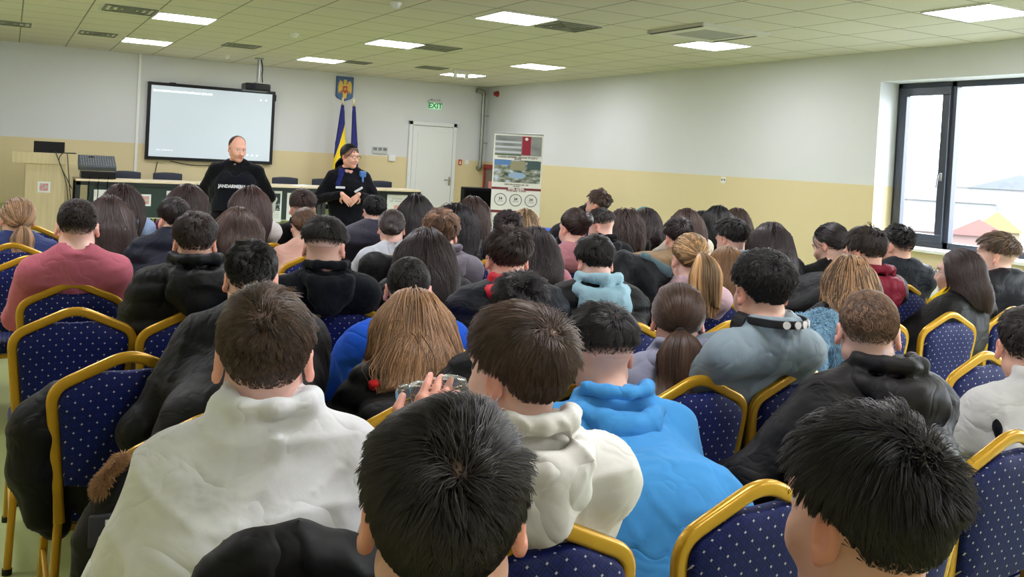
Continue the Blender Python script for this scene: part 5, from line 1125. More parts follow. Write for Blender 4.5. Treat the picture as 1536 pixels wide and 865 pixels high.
# ------------------------------------------------------------------ the audience
WST = dict(short=.172, buzz=.164, fade=.168, bowl=.178, mop=.186, tuft=.182, curly=.198, curlymop=.215, bald=.158, long=.198, wavy=.200, curlylong=.225, bob=.19, pony=.168, low=.168, bun=.168, topbun=.168, updo=.175)
DB = (38, 26, 22); BR = (64, 44, 34); BK = (22, 19, 20); MB_ = (92, 66, 48); LB_ = (132, 100, 68); BL = (168, 134, 92)
PK = dict(
 # id: x, y, w, dist, hair, haircol, top, rel, pitch, chair, label
 P57=(676, 600, 255, .98, 'short', (44, 38, 38), ('sweater', (30, 32, 36)), 2, -8, (.42, .60), 'person with short dark hair, largest head at the bottom middle, seen from behind'),
 P58=(1310, 617, 230, 1.12, 'tuft', (30, 28, 30), ('sweater', (40, 42, 48)), 50, 2, (.95, .55), 'person with spiky black hair and bare ear at the bottom right foreground'),
 P54=(402, 434, 146, 1.66, 'short', (84, 66, 54), ('fleece', (236, 238, 242)), 2, 0, (.42, 1.40), 'person in a white high-collared fleece top, seen from behind at left foreground'),
 P55=(784, 456, 152, 1.72, 'mop', (84, 66, 56), ('hoodie', (216, 214, 208)), 50, 0, (.86, 1.38), 'person in an off-white hooded sweater drinking from a clear bottle'),
 P56=(906, 457, 98, 2.52, 'fade', (28, 24, 26), ('hoodie', (72, 150, 214)), 28, 12, (1.40, 1.39), 'person in a sky blue hoodie bending forward in the foreground'),
 P52=(1306, 433, 88, 2.62, 'buzz', (106, 80, 62), ('parka', (44, 40, 44), 'hood'), 8, 12, (1.88, 1.40), 'person with short light brown hair in a black hooded puffer jacket'),
 P53=(1546, 460, 86, 2.95, 'short', (40, 32, 32), ('fleece', (206, 206, 206)), 10, 8, (2.84, 1.42), 'person in a white sweater with a dark shoulder stripe at the right edge'),
 P10=(380, 361, 80, 2.85, 'short', (22, 20, 20), ('parka', (15, 16, 20)), -2, 12, (.45, 2.22), 'person with jet black hair and a dark puffer jacket behind the white fleece'),
 P26=(622, 434, 92, 2.95, 'wavy', (138, 104, 74), ('puffer', (20, 20, 24)), 0, 12, (.97, 2.20), 'person with long light brown hair and a red hair tie in the middle left'),
 P27=(783, 411, 92, 2.75, 'mop', (26, 24, 26), ('puffer', (26, 28, 34)), -5, 14, (1.45, 2.20), 'person with straight black hair just above the bottle drinker, dark puffer jacket'),
 P45=(1020, 424, 77, 3.1, 'low', (72, 50, 38), ('hoodie', (148, 150, 172)), 5, 12, (1.90, 2.18), 'person with a brown ponytail in a lavender grey hoodie'),
 P44=(1147, 370, 96, 2.92, 'curly', (24, 21, 22), ('shirt', (140, 156, 166)), 34, 8, (2.34, 2.17), 'person with black curls and headphones round the neck in a grey-blue shirt jacket'),
 P25=(615, 384, 68, 3.45, 'buzz', (30, 25, 25), ('hoodie', (28, 88, 206)), -2, 12, (1.32, 3.02), 'person with cropped black hair in a bright blue hoodie'),
 P23=(763, 337, 72, 3.75, 'mop', (50, 36, 32), ('puffer', (30, 36, 56), 'hood', (196, 30, 48)), 18, 12, (1.79, 2.98), 'person with tousled brown hair, red hood and dark blue jacket'),
 P34=(895, 351, 60, 4.05, 'mop', (26, 22, 22), ('puffer', (20, 20, 23), 'hood', (146, 184, 200)), 22, 18, (2.27, 3.02), 'person with black hair, pale blue hood and black jacket'),
 P49=(1276, 382, 64, 4.4, 'long', (104, 80, 58), ('puffer', (26, 30, 44)), 5, 10, (3.66, 2.93), 'person with long brown hair streaked blonde, right of the curly head'),
 P50=(1440, 373, 56, 4.85, 'bob', (52, 38, 38), ('parka', (14, 14, 16)), 72, 2, (4.14, 2.90), 'person with glasses and a brown bob in a black coat with yellow collar'),
 P51=(1497, 348, 50, 5.5, 'bowl', (96, 76, 62), ('puffer', (30, 34, 50)), 80, 0, (5.25, 3.0), 'person with a light brown bowl cut in profile below the window'),
 P7=(295, 315, 66, 3.62, 'tuft', (48, 36, 32), ('puffer', (24, 27, 34), 'hood'), 0, 10, (.66, 3.65), 'person with dark brown hair and sticking-out ears in a black hooded puffer jacket at left'),
 P13=(489, 324, 62, 3.85, 'fade', (34, 28, 26), ('hoodie', (40, 45, 56)), -12, 14, (1.27, 3.72), 'person with faded dark hair in a charcoal hoodie, left of centre'),
 P17=(640, 341, 66, 4.2, 'wavy', (42, 29, 27), ('puffer', (34, 34, 42)), 0, 8, (1.76, 3.72), 'person with long very dark brown hair behind the bright blue hoodie'),
 P42=(1036, 349, 54, 4.6, 'pony', (140, 110, 76), ('sweater', (226, 192, 204)), 25, 10, (3.22, 3.6), 'person with a blonde ponytail in a pale pink sweater'),
 P43=(1092, 369, 46, 4.95, 'long', (124, 92, 62), ('sweater', (214, 214, 214)), 10, 12, (3.60, 3.68), 'person with straight light brown hair in a white top beside the curly head'),
 P47=(1300, 337, 64, 4.95, 'mop', (42, 30, 28), ('parka', (24, 30, 44), 'hood', (126, 24, 50)), 55, 18, (4.06, 3.55), 'person with dark brown hair, crimson hood and big navy puffer jacket near the window'),
 P48=(1348, 337, 44, 5.8, 'short', (26, 24, 26), ('parka', (46, 56, 74)), 55, 12, (4.9, 3.75), 'person with black hair and red-rimmed glasses beside the window frame'),
 P46=(1247, 334, 44, 5.8, 'low', (30, 24, 26), ('sweater', (18, 18, 20)), 60, 22, (4.62, 4.0), 'person with dark tied hair looking down against the tan wall, black top'),
 P41=(1157, 332, 46, 5.7, 'long', (46, 34, 36), ('parka', (18, 18, 22)), 12, 10, (4.05, 4.02), 'person with dark brown hair in a bulky black coat against the tan wall'),
 P40=(1100, 324, 48, 5.9, 'mop', (24, 20, 20), ('hoodie', (142, 160, 172)), 45, 18, (3.95, 4.55), 'person with black hair in a pale blue-grey hoodie by the tan wall'),
 P2=(118, 297, 58, 4.05, 'buzz', (44, 33, 30), ('sweater', (186, 102, 118)), 0, 8, (.27, 4.42), 'person with cropped dark hair and red ears in a dusty pink sweater'),
 P6=(262, 295, 48, 4.75, 'mop', (36, 28, 28), ('puffer', (30, 42, 74)), 25, 8, (.72, 4.62), 'person with dark hair in a navy puffer jacket at left'),
 P18=(664, 312, 60, 4.9, 'curlymop', (104, 76, 58), ('hoodie', (118, 112, 124)), 0, 12, (2.08, 4.42), 'person with wavy light brown hair in a grey-mauve hoodie'),
 P24=(804, 339, 52, 5.1, 'long', (44, 34, 36), ('hoodie', (186, 126, 136)), 0, 8, (2.62, 4.42), 'person with long dark straight hair and a dusty rose hood'),
 P3=(165, 293, 50, 4.95, 'long', (58, 42, 38), ('sweater', (206, 200, 188)), -8, 6, (.50, 4.95), 'person with long dark hair in a cream sweater right of the pink sweater'),
 P9=(358, 310, 54, 4.95, 'long', (60, 42, 34), ('sweater', (206, 204, 202)), 0, 6, (1.14, 5.3), 'person with long brown hair in a white top below the standing man'),
 P12=(457, 311, 40, 6.0, 'updo', (84, 60, 44), ('sweater', (204, 162, 146)), 15, 14, (1.68, 5.5), 'person with clipped-up light brown hair in a beige pink top'),
 P15=(589, 313, 40, 5.8, 'bun', (44, 30, 28), ('sweater', (188, 192, 200)), 0, 6, (2.14, 5.35), 'person with dark hair in a bun with a pale scrunchie, light grey sweater'),
 P28=(862, 312, 42, 5.9, 'topbun', (48, 34, 30), ('sweater', (190, 132, 140)), 35, 8, (3.32, 5.0), 'person with a big brown bun in a rosy pink sweater'),
 P31=(903, 312, 36, 6.5, 'fade', (38, 30, 28), ('hoodie', (24, 26, 34)), 62, 22, (3.65, 5.4), 'person with a faded haircut in a dark top with white print on the back'),
 P32=(940, 313, 40, 7.0, 'curlylong', (52, 36, 32), ('sweater', (26, 26, 32)), 0, 6, (4.15, 5.65), 'person with long crimped brown hair against the tan wall'),
 P35=(1019, 325, 44, 6.1, 'mop', (42, 30, 30), ('puffer', (136, 112, 82)), 25, 10, (3.85, 4.95), 'person with short dark brown hair in a camel jacket'),
 P38=(1078, 307, 36, 7.2, 'long', (20, 18, 20), ('sweater', (118, 106, 98)), 0, 4, (4.95, 5.6), 'person with long black hair in a taupe top against the tan wall'),
 P36=(1031, 311, 38, 7.0, 'long', (66, 48, 42), ('sweater', (206, 196, 180)), 0, 6, (4.48, 5.45), 'person with long mid-brown hair in a cream top against the tan wall'),
 P1=(27, 295, 46, 5.5, 'low', (138, 108, 80), ('puffer', (44, 58, 110)), 12, 6, (.04, 6.0), 'person with a fair ponytail in a blue jacket at the far left edge'),
 P8=(376, 277, 44, 6.1, 'long', (58, 40, 36), ('sweater', (214, 212, 210)), 0, 4, (1.38, 6.45), 'person with long brown hair in a white top, seated closest below the standing man'),
 P11=(455, 285, 40, 6.6, 'bowl', (54, 38, 34), ('hoodie', (22, 22, 25)), 10, 4, (1.95, 6.45), 'person with a thick dark brown fringe cut in a black hoodie before the desk'),
 P14=(562, 291, 36, 6.6, 'mop', (20, 20, 24), ('puffer', (62, 62, 76)), 12, 6, (2.5, 6.25), 'person with black hair in a grey puffer jacket below the standing woman'),
 P16=(625, 290, 40, 6.7, 'wavy', (32, 23, 26), ('sweater', (34, 26, 30)), 0, 4, (2.85, 6.5), 'person with long wavy near-black hair in front of the right desk'),
 P4=(184, 274, 44, 6.0, 'long', (52, 38, 36), ('hoodie', (150, 172, 208)), 0, 4, (.65, 6.55), 'person with long brown hair in a light blue top in front of the mixer desk'),
 P5=(282, 274, 42, 6.3, 'long', (60, 44, 42), ('sweater', (98, 32, 58)), 0, 4, (1.02, 6.9), 'person with long brown hair in a maroon top left of the standing man'),
 P19=(685, 303, 48, 6.1, 'curlylong', (24, 20, 24), ('sweater', (24, 24, 30)), 0, 6, (2.72, 5.15), 'person with long black curls behind the light brown wavy hair'),
 P20=(710, 293, 38, 7.0, 'long', (62, 44, 38), ('sweater', (206, 204, 204)), 0, 4, (3.42, 6.35), 'person with long brown hair in front of the black loudspeaker'),
 P21=(764, 315, 46, 6.2, 'curly', (46, 32, 34), ('sweater', (40, 40, 52)), 0, 6, (3.05, 5.85), 'person with short dark curls in front of the banner'),
 P22=(789, 312, 36, 7.1, 'long', (124, 100, 74), ('sweater', (210, 208, 204)), 0, 4, (3.85, 6.35), 'person with blonde-streaked hair in front of the banner'),
 P29=(898, 283, 33, 7.5, 'mop', (70, 52, 42), ('sweater', (60, 60, 70)), 65, 2, (4.2, 6.45), 'person with short brown hair sitting taller than the rest by the tan wall'),
 P30=(884, 304, 34, 7.6, 'mop', (34, 26, 26), ('hoodie', (36, 78, 180)), 30, 6, (4.62, 6.95), 'person with dark hair in a royal blue top, mostly hidden by the big bun'),
 P33=(970, 311, 34, 7.7, 'long', (44, 32, 32), ('parka', (28, 32, 46)), 22, 6, (4.72, 6.3), 'person with dark hair and a teal hairband in a dark jacket'),
 P37=(1055, 315, 32, 7.9, 'long', (20, 18, 18), ('sweater', (40, 36, 40)), 0, 6, (5.35, 6.9), 'person with black hair half hidden between two long-haired people'),
 P39=(1107, 311, 36, 7.7, 'wavy', (58, 42, 34), ('sweater', (70, 66, 70)), 0, 6, (5.5, 6.2), 'person with wavy brown hair right of the long black hair'),
)
HL = {'P49': 2.2, 'P42': 1.2, 'P22': 1.6, 'P26': .5, 'P18': .4, 'P12': .4, 'P1': .4, 'P9': .25, 'P8': .3}
TIP = {'P26': .66, 'P17': .80, 'P24': .72, 'P3': .90, 'P9': .92, 'P8': .92, 'P16': .95, 'P4': .92, 'P5': .95, 'P49': .84, 'P43': .86, 'P42': .93, 'P45': .86, 'P41': .96, 'P1': .9, 'P32': .92, 'P19': .86, 'P36': .85, 'P38': .96, 'P20': .95, 'P22': .98, 'P33': .95, 'P39': 1.0, 'P46': 1.02}
FEM = set('P26 P45 P49 P50 P17 P42 P43 P46 P41 P24 P3 P9 P12 P15 P28 P32 P38 P36 P1 P8 P16 P4 P5 P19 P20 P22 P33 P37 P39'.split())
WIDE = {'P54': .88, 'P52': .94, 'P47': 1.0, 'P44': .92, 'P56': 1.04, 'P7': 1.0, 'P2': .94, 'P34': 1.0, 'P10': .95}
ONLY = None
def chlab(lb):
    w = ('blue banquet chair of the '+lb.replace(',', '')).split()[:15]
    while w[-1] in ('a', 'an', 'the', 'in', 'with', 'at', 'of', 'and', 'from', 'behind', 'by', 'to', 'above', 'between', 'big', 'bulky', 'pale', 'dark', 'black', 'before', 'just', 'right', 'left', 'front'): w.pop()
    return ' '.join(w)
for pid, (x, y, w, d, hs, hc, top, rel, pitch, ch, lb) in PK.items():
    if ONLY and pid not in ONLY.split(','): continue
    rng = np.random.default_rng(sum(map(ord, pid)))
    s = float(np.clip(w*d/1367/WST[hs], .90, 1.14))
    head = at_d(x, y, d); r_ = ray(x, y); fl = np.array([r_[0], r_[1], 0]); head = head+fl/np.linalg.norm(fl)*.03
    sk = [(234, 198, 182), (228, 188, 168), (238, 204, 190)][int(rng.integers(3))]
    arms = None; hands = False
    if pid == 'P55':
        hands = True
        W_ = at_d(622, 668, 1.53)-V3(ch[0], ch[1], 0); E_ = W_+V3(-.06, -.02, -.24)
        arms = {-1: (E_, W_), 'dir-1': (unit(at_d(652, 604, 1.55)-at_d(622, 668, 1.53)), unit(V3(.45, .85, -.15)), .62, 1, .86)}
    person(pid, lb, head, s, ch, (hs, hc), top, rel, pitch, d=d, tip=TIP.get(pid), female=pid in FEM, hl=HL.get(pid, 0), wide=WIDE.get(pid, 1), skin=sk, arms=arms, hands=hands,
           byaw={'P52': -14, 'P45': -20, 'P44': -4, 'P53': -20, 'P58': -5, 'P50': 5, 'P51': -5, 'P7': -4, 'P47': -4, 'P34': -18, 'P42': -15}.get(pid))
    chair(ch[0], ch[1], chlab(lb))
if 'P50' in PEOPLE: glasses('P50')
if 'P48' in PEOPLE: glasses('P48', (90, 20, 30))

# ------------------------------------------------------------------ the two officers
for pid, x, y, d, hs, hc, lb, rel, pitch, fem in (('OM', 357, 202.5, 9.0, 'bald', (52, 40, 34), 'standing balding person in a black uniform and navy vest, hands behind the back', -158, 14, False),
                                  ('OW', 526, 215, 9.1, 'low', (16, 14, 18), 'standing person in dark uniform with glasses and black hair, hands joined in front', -142, 6, True)):
    if ONLY and pid not in ONLY.split(','): continue
    h = at_d(x, y, d); az = math.degrees(math.atan2(h[0], h[1])); by = 180-az+(8 if fem else -4); Bz = rotz(math.radians(by)); bs = (h[0], h[1]+.02)
    s = 1.02 if not fem else .97; L0_ = h-V3(bs[0], bs[1], 0); Nn = L0_-V3(0, 0, .127*s)-Bz @ V3(0, .035, .165*s)
    arms = {}
    for sg in (-1, 1):
        S_ = Nn+Bz @ V3(sg*(.2 if not fem else .17), .015, -.055)
        if not fem: E_ = S_+Bz @ V3(sg*.13, -.10, -.25); W_ = Bz @ V3(sg*.07, -.20, 0)+V3(Nn[0]*.4, Nn[1]*.4, 1.0); arms['dir%d' % sg] = (Bz @ V3(-sg*.8, -.1, -.3), Bz @ V3(0, -1, 0), .5, sg)
        else: E_ = S_+Bz @ V3(sg*.14, -.01, -.24); W_ = Bz @ V3(sg*.085, .20, 0)+V3(Nn[0]*.5, Nn[1]*.5, 1.17); arms['dir%d' % sg] = (Bz @ V3(-sg*.62, .12, -.62), Bz @ V3(0, -1, 0), .22, -sg)
        arms[sg] = (E_, W_)
    person(pid, lb, h, s, bs, (hs, hc), ('uniform', (15, 16, 24) if not fem else (17, 19, 34)), rel, pitch, byaw=by, d=3.4, standing=True, arms=arms, hands=True, female=fem, pants=(15, 16, 20), wide=1.16 if not fem else 1.06, skin=(226, 178, 156), back=.035 if not fem else .012, tip=Nn[2]-.02)
    q = PEOPLE[pid]; N, B = q['N'], q['B']; NBf = lambda a, b_, c: N+B @ V3(a, b_, c)
    if not fem:
        F = Field(); F.cone(NBf(0, .03, -.50), NBf(0, .035, -.20), .155, .150, k=.03, sc=(.70, 1, 1), R=B); F.cone(NBf(-.09, .01, -.02), NBf(-.10, .06, -.2), .055, .06, k=.04).cone(NBf(.09, .01, -.02), NBf(.10, .06, -.2), .055, .06, k=.04)
        F.box(NBf(0, .0, -.52), (.4, .3, .05), .01, R=B, cut=True, k=.01); F.cone(NBf(0, .06, .02), NBf(0, .12, -.10), .09, .04, cut=True, k=.02); F.post = folds(3, .003)
        V, Q = F.surface(.011); v_ = mesh_np('vest', V, Q, fabric((24, 28, 48)), q['root'])
        V0 = Field(); V0.ops = F.ops; f0 = B @ V3(0, 1, 0); base_ = NBf(-.02, 0, -.235); dd_ = np.linspace(.05, .35, 200); yy = dd_[np.argmax(F.at(np.array([base_+f0*t_ for t_ in dd_], f32)) > 0)]
        p = NBf(.02, yy+.004, -.225); M4 = Matrix([[-B[0, 0], 0, B[0, 1], p[0]], [-B[1, 0], 0, B[1, 1], p[1]], [0, 1, 0, p[2]], [0, 0, 0, 1]])
        text('lettering', 'JANDARMERIA', .043, M4, plain('patch_white', (214, 216, 220), .6), q['root'], .004, 'CENTER', .92, .002)
        MB().rbox((-.014, -.004, -.02), (.014, .004, .02), .003, Matrix.Translation(tuple(NBf(.30, .05, -.36)))).build('arm_patch', plain('patch_white', (214, 216, 220)), q['root'])
    else:
        wp = plain('patch_white', (214, 216, 220), .6)
        for (a, c, w_, t_) in ((.095, -.175, .045, 0), (-.085, -.19, .045, .6)):
            yy = .115+.02
            M4 = Matrix.Translation(tuple(NBf(a, yy+.015, c))) @ Matrix.Rotation(math.radians(by), 4, 'Z') @ Matrix.Rotation(t_, 4, 'Y'); MB().rbox((-w_, -.012, -.011), (w_, .012, .011), .004, M4).build('name_patch', wp, q['root'])
        F = Field(); F.cone(NBf(.075, .035, -.02), NBf(.10, .085, -.16), .040, .044, k=.02); F.cone(NBf(.05, -.01, .01), NBf(.14, .0, -.05), .030, .036, k=.02); V, Q = F.surface(.01); mesh_np('blue_panel', V, Q, fabric((26, 34, 92)), q['root'])
        F = Field(); F.box(NBf(-.13, .07, -.035), (.035, .022, .03), .008, R=B, k=.004); F.cone(NBf(-.13, .08, -.06), NBf(-.13, .10, -.11), .012, .012, k=.008); V, Q = F.surface(.01); mesh_np('shoulder_radio', V, Q, plain('radio_blue', (64, 110, 170), .4), q['root'])
        glasses(pid, (120, 96, 84))

# ------------------------------------------------------------------ garments laid over chairs, small things
def drape(name, lb, cat, cones, col, puffer=True, seed=1, h=.011, amp=.006, quilt=0, mat=None, cuts=()):
    c0 = np.mean([c[0] for c in cones], 0); r = thing(name, lb, cat, (c0[0], c0[1], 0)); o = V3(c0[0], c0[1], 0)
    F = Field()
    for a, b, r1, r2 in cones: F.cone(np.asarray(a)-o, np.asarray(b)-o, r1, r2, k=.035)
    F.post = folds(seed, amp, 1.3, quilt, .08); V, Q = F.surface(h)
    ob = mesh_np('cloth', V, Q, mat or fabric(col, puffer=puffer), r); return r, ob, F, o, V, Q
def fur(name, V, Q, root, col, n, L, rad, seed=0, sel=None):
    rg = np.random.default_rng(seed); a, b, c = V[Q[:, 0]], V[Q[:, 1]], V[Q[:, 3]]; nr = np.cross(b-a, c-a); ar = np.linalg.norm(nr, axis=1); nr /= ar[:, None]+1e-12
    if sel is not None: ar = ar*sel((a+c)/2)
    f = rg.choice(len(Q), n, p=ar/ar.sum()); w = rg.random((n, 2, 1)); p = a[f]+(b-a)[f]*w[:, 0]+(c-a)[f]*w[:, 1]
    d = nr[f]+rg.normal(size=(n, 3))*.35+V3(0, 0, -.35)+.5*np.sin(p @ (rg.normal(size=(3, 3))*30)); d /= np.linalg.norm(d, axis=1)[:, None]
    P = p[:, None]+d[:, None]*np.linspace(0, 1, 4)[None, :, None]*L*rg.uniform(.6, 1.2, (n, 1, 1)); P[:, :, 2] -= (np.linspace(0, 1, 4)**2)[None]*L*.35
    V2, Q2 = tubes(P, np.full(n, rad)); return mesh_np(name, V2, Q2, hairmat(col, .6), root, tint=np.repeat(rg.uniform(.7, 1.35, n), 12))
ay = lambda x, y, Y: at_Y(x, y, Y)
if not ONLY:
    # black coat with fur trim behind the white fleece (over the chair of P10)
    Y = 1.97; P_ = [ay(158, 800, Y), ay(190, 740, Y), ay(245, 697, Y), ay(320, 668, Y), ay(405, 652, Y), ay(470, 668, Y)]
    cn = [(a, b, .05, .05) for a, b in zip(P_[:-1], P_[1:])]+[(p, p-V3(0, -.0, .42), .05, .06) for p in P_]+[(P_[0]-V3(.0, 0, .05), ay(150, 880, Y), .05, .05)]
    r, ob, F, o, V, Q = drape('coat', 'black padded coat with a brown fur trim hanging on a chair behind the white fleece', 'coat', cn, (18, 22, 28), seed=11, h=.010)
    G = Field(); G.cone(ay(186, 688, Y-.0)-o, ay(156, 728, Y-.02)-o, .011, .015, k=.01); V, Q = G.surface(.008); ft = mesh_np('fur_trim', V, Q, hairmat((120, 88, 56), .85), r, tint=np.full(len(V), .8)); fur('fur_strands', V, Q, ft, (150, 112, 72), 5000, .017, .0008, 3)
    q = ay(170, 795, Y-.06)-o; MB().rbox((-.045, -.006, -.028), (.06, .004, .035), .004, Matrix.Translation(tuple(q))).build('sleeve_patch', plain('patch_black', (34, 36, 42), .5), r)
    text('lettering', 'N', .04, Matrix.Translation((q[0]+.0, q[1]-.008, q[2]+.008)) @ MX, white, r, .001, 'CENTER', 1.1, .002); MB().box((q[0]-.02, q[1]-.009, q[2]-.02), (q[0]+.012, q[1]-.005, q[2]-.017)).build('stripe', white, r)
    # black coat on the chair of the white fleece
    Y = 1.33; P_ = [ay(335, 875, Y), ay(385, 850, Y), ay(450, 830, Y), ay(505, 845, Y), ay(552, 858, Y), ay(600, 880, Y)]
    drape('coat', 'black coat hanging over the chair back at the bottom edge below the white fleece', 'coat', [(a, b, .038, .038) for a, b in zip(P_[:-1], P_[1:])]+[(p, p-V3(0, 0, .3), .04, .05) for p in P_], (14, 15, 18), puffer=True, seed=12)
    # jacket at the left of the front-left empty chair
    Y = 3.02
    drape('jacket', 'black padded jacket bundled on the left side and seat of the front left empty chair', 'jacket',
          [(ay(95, 605, Y), ay(62, 640, Y), .075, .085), (ay(62, 640, Y), ay(55, 700, Y), .085, .08), (ay(55, 700, Y), ay(60, 770, Y), .07, .05), (ay(70, 740, Y), ay(85, 790, Y), .06, .04), (ay(120, 640, Y+.08), ay(200, 680, Y+.12), .07, .07), (ay(110, 700, Y+.04), ay(150, 735, Y-.0), .08, .07), (ay(160, 700, Y+.1), ay(265, 745, Y), .09, .06), (ay(140, 740, Y), ay(200, 770, Y), .05, .05)], (19, 20, 25), seed=13, h=.011)
    # pale blue fur coat
    Y = 2.90
    r, ob, F, o, V, Q = drape('fur_coat', 'pale blue fluffy fur coat draped over a chair right of the headphone wearer', 'coat',
          [(ay(1195, 505, Y), ay(1235, 492, Y), .085, .075), (ay(1235, 492, Y), ay(1252, 530, Y), .075, .07), (ay(1252, 530, Y), ay(1250, 590, Y), .065, .05), (ay(1200, 510, Y), ay(1215, 610, Y), .10, .07)], (120, 160, 184), puffer=False, seed=14, h=.012, amp=.008)
    fur('fur_strands', V, Q, ob, (122, 160, 186), 14000, .020, .0016, 4)
    # dark coat on a chair in the middle
    Y = 3.63
    drape('coat', 'dark navy coat thrown over a chair between the pale blue hood and the pink sweater', 'coat',
          [(ay(905, 430, Y), ay(935, 395, Y), .07, .06), (ay(935, 395, Y), ay(968, 400, Y), .06, .05), (ay(968, 400, Y), ay(1005, 440, Y), .05, .06), (ay(920, 420, Y), ay(925, 480, Y), .08, .08), (ay(960, 420, Y), ay(975, 480, Y), .08, .08), (ay(1000, 440, Y), ay(1000, 480, Y), .06, .06)], (24, 34, 48), seed=15, h=.013)
    drape('lining', 'grey-blue scarf edge showing on top of the dark navy coat', 'lining', [(ay(966, 384, Y-.03), ay(1000, 408, Y-.03), .022, .03)], (96, 120, 130), puffer=False, seed=16, h=.01)  # the coat's grey-blue lining, modelled as a separate roll
    drape('jacket', 'black jacket hanging on the chair behind the light grey sweater wearer', 'jacket', [(ay(560, 400, 4.6), ay(610, 398, 4.6), .06, .06), (ay(560, 400, 4.6), ay(556, 450, 4.6), .08, .08), (ay(610, 400, 4.6), ay(600, 450, 4.6), .08, .08)], (22, 23, 28), seed=17, h=.014)
if 'P55' in PEOPLE:
    q = PEOPLE['P55']; a = at_d(598, 603, 1.60); b = at_d(700, 578, 1.60); ax = Vector(b-a); L = ax.length; ax.normalize()
    bt_ = thing('bottle', 'clear plastic bottle held to the mouth by the person in the off-white hoodie', 'bottle', tuple(a))
    prof = [(0, .0), (.022, .0), (.029, .006), (.030, .02), (.0275, .026), (.030, .032), (.030, .045), (.0275, .05), (.030, .056), (.030, .068), (.028, .074), (.030, .08), (.029, .095), (.022, .112), (.014, .124), (.012, L)]
    m = MB(); n = 28; vs = []; u = ax.orthogonal().normalized(); w_ = ax.cross(u)
    for rr, z in prof[1:]:
        for i in range(n): t_ = 2*PI*i/n; f_ = 1-.05*abs(math.sin(t_*3)); vs.append(ax*z+(u*math.cos(t_)+w_*math.sin(t_))*rr*f_)
    m.add(vs, [(j*n+i, j*n+(i+1) % n, (j+1)*n+(i+1) % n, (j+1)*n+i) for j in range(len(prof)-2) for i in range(n)]+[tuple(range(n))[::-1]])
    tb = NT('clear_plastic'); tb.b.inputs['Base Color'].default_value = (.93, .97, .96, 1); tb.b.inputs['Transmission Weight'].default_value = .92; tb.b.inputs['Roughness'].default_value = .04; tb.b.inputs['IOR'].default_value = 1.33
    m.build('bottle_body', tb.m, bt_, smooth=True)
if 'P44' in PEOPLE:
    q = PEOPLE['P44']; N, B = q['N'], q['B']; r = thing('headphones', 'headphones with a patterned white band around the neck of the curly-haired person', 'headphones', tuple(q['org']+N))
    f_ = lambda x, y, z: Vector(B @ V3(x, y, z)); pts = [f_(.098*math.cos(t_), -.02+.098*math.sin(t_), .038) for t_ in np.linspace(PI*.05, -PI*1.05, 24)]
    MB().sweep(pts, rprof(.006, .026, .003), up=(0, 0, 1)).build('headband', plain('band_black', (24, 25, 28), .4), r, smooth=True)
    for t_ in (-PI*.62, -PI*.5, -PI*.4, -PI*.3): p = f_(.103*math.cos(t_), -.02+.103*math.sin(t_), .038); d_ = f_(math.cos(t_), math.sin(t_), 0); MB().cyl(p-d_*.002, p+d_*.002, .012, n=14).build('sticker', white, r)
    for sx in (-1, 1): p = f_(sx*.095, .03, .022); d_ = f_(sx*.3, .6, .2).normalized(); MB().cyl(p-d_*.018, p+d_*.02, .036, .032, 20).build('ear_cup', plain('band_black', (24, 25, 28)), r, smooth=True)
def ring(pid, loc, rx, name, col, lb=None, r=.006, tilt=0, fz=None):
    q = PEOPLE[pid]; H, R, s = q['H'], q['R'], q['s']; c = H+R @ (V3(*loc)*s)
    pts = [Vector(c+R @ V3(rx*math.cos(t), 0 if fz is None else rx*fz*math.sin(t), rx*math.sin(t) if fz is None else 0)) for t in np.linspace(0, 2*PI, 18, endpoint=False)]
    MB().sweep(pts, circ(r, 8), up=tuple(R @ V3(0, 1, 0)), closed=True).build(name, plain(name+'_%d_%d_%d' % col, col, .7), q['root'], smooth=True)
for pid, loc, rx, col, r in (('P45', (0, -.112, -.045), .014, (24, 20, 20), .006), ('P42', (0, -.12, .012), .014, (190, 170, 150), .005), ('P15', (.0, -.125, -.005), .026, (206, 170, 140), .008), ('P28', (0, -.118, .045), .034, (196, 160, 130), .005), ('P1', (0, -.112, -.045), .013, (60, 50, 44), .005), ('P46', (0, -.112, -.045), .02, (200, 200, 205), .004)):
    if pid in PEOPLE: ring(pid, loc, rx, 'hair_tie', col, r=r)
def blob(pid, cones, name, col, h=.008):
    q = PEOPLE[pid]; F = Field()
    for a, b, r in cones: F.cone(q['N']+q['B'] @ V3(*a), q['N']+q['B'] @ V3(*b), r, k=.015)
    V, Q = F.surface(h); mesh_np(name, V, Q, fabric(col), q['root'])
if 'P50' in PEOPLE: blob('P50', [((-.05, .06, .01), (-.12, .10, -.05), .04), ((-.10, .11, -.06), (-.13, .06, -.06), .035)], 'collar', (236, 196, 20), .012)
if 'P53' in PEOPLE: blob('P53', [((-.19, -.03, -.03), (-.20, -.075, -.10), .012), ((-.20, -.075, -.10), (-.19, -.10, -.19), .012), ((-.19, -.10, -.19), (-.175, -.10, -.28), .012)], 'shoulder_stripe', (26, 30, 44))
if 'P26' in PEOPLE:
    q = PEOPLE['P26']; c = at_d(570, 577, 2.78)-q['org']; F = Field(); F.cone(c-V3(.02, 0, .0), c+V3(.03, 0, .006), .018, .014); F.post = folds(4, .003, 3); V, Q = F.surface(.005); mesh_np('hair_tie', V, Q, fabric((200, 36, 40)), q['root'])
if 'P33' in PEOPLE:
    q = PEOPLE['P33']; H, R, s = q['H'], q['R'], q['s']; pts = [Vector(H+R @ (V3(.092*math.cos(t), .035, .03+.10*math.sin(t))*s)) for t in np.linspace(-.2, PI+.2, 20)]
    MB().sweep(pts, rprof(.008, .035, .003), up=tuple(R @ V3(0, 1, 0))).build('hairband', plain('teal_band', (40, 130, 150), .6), q['root'], smooth=True)
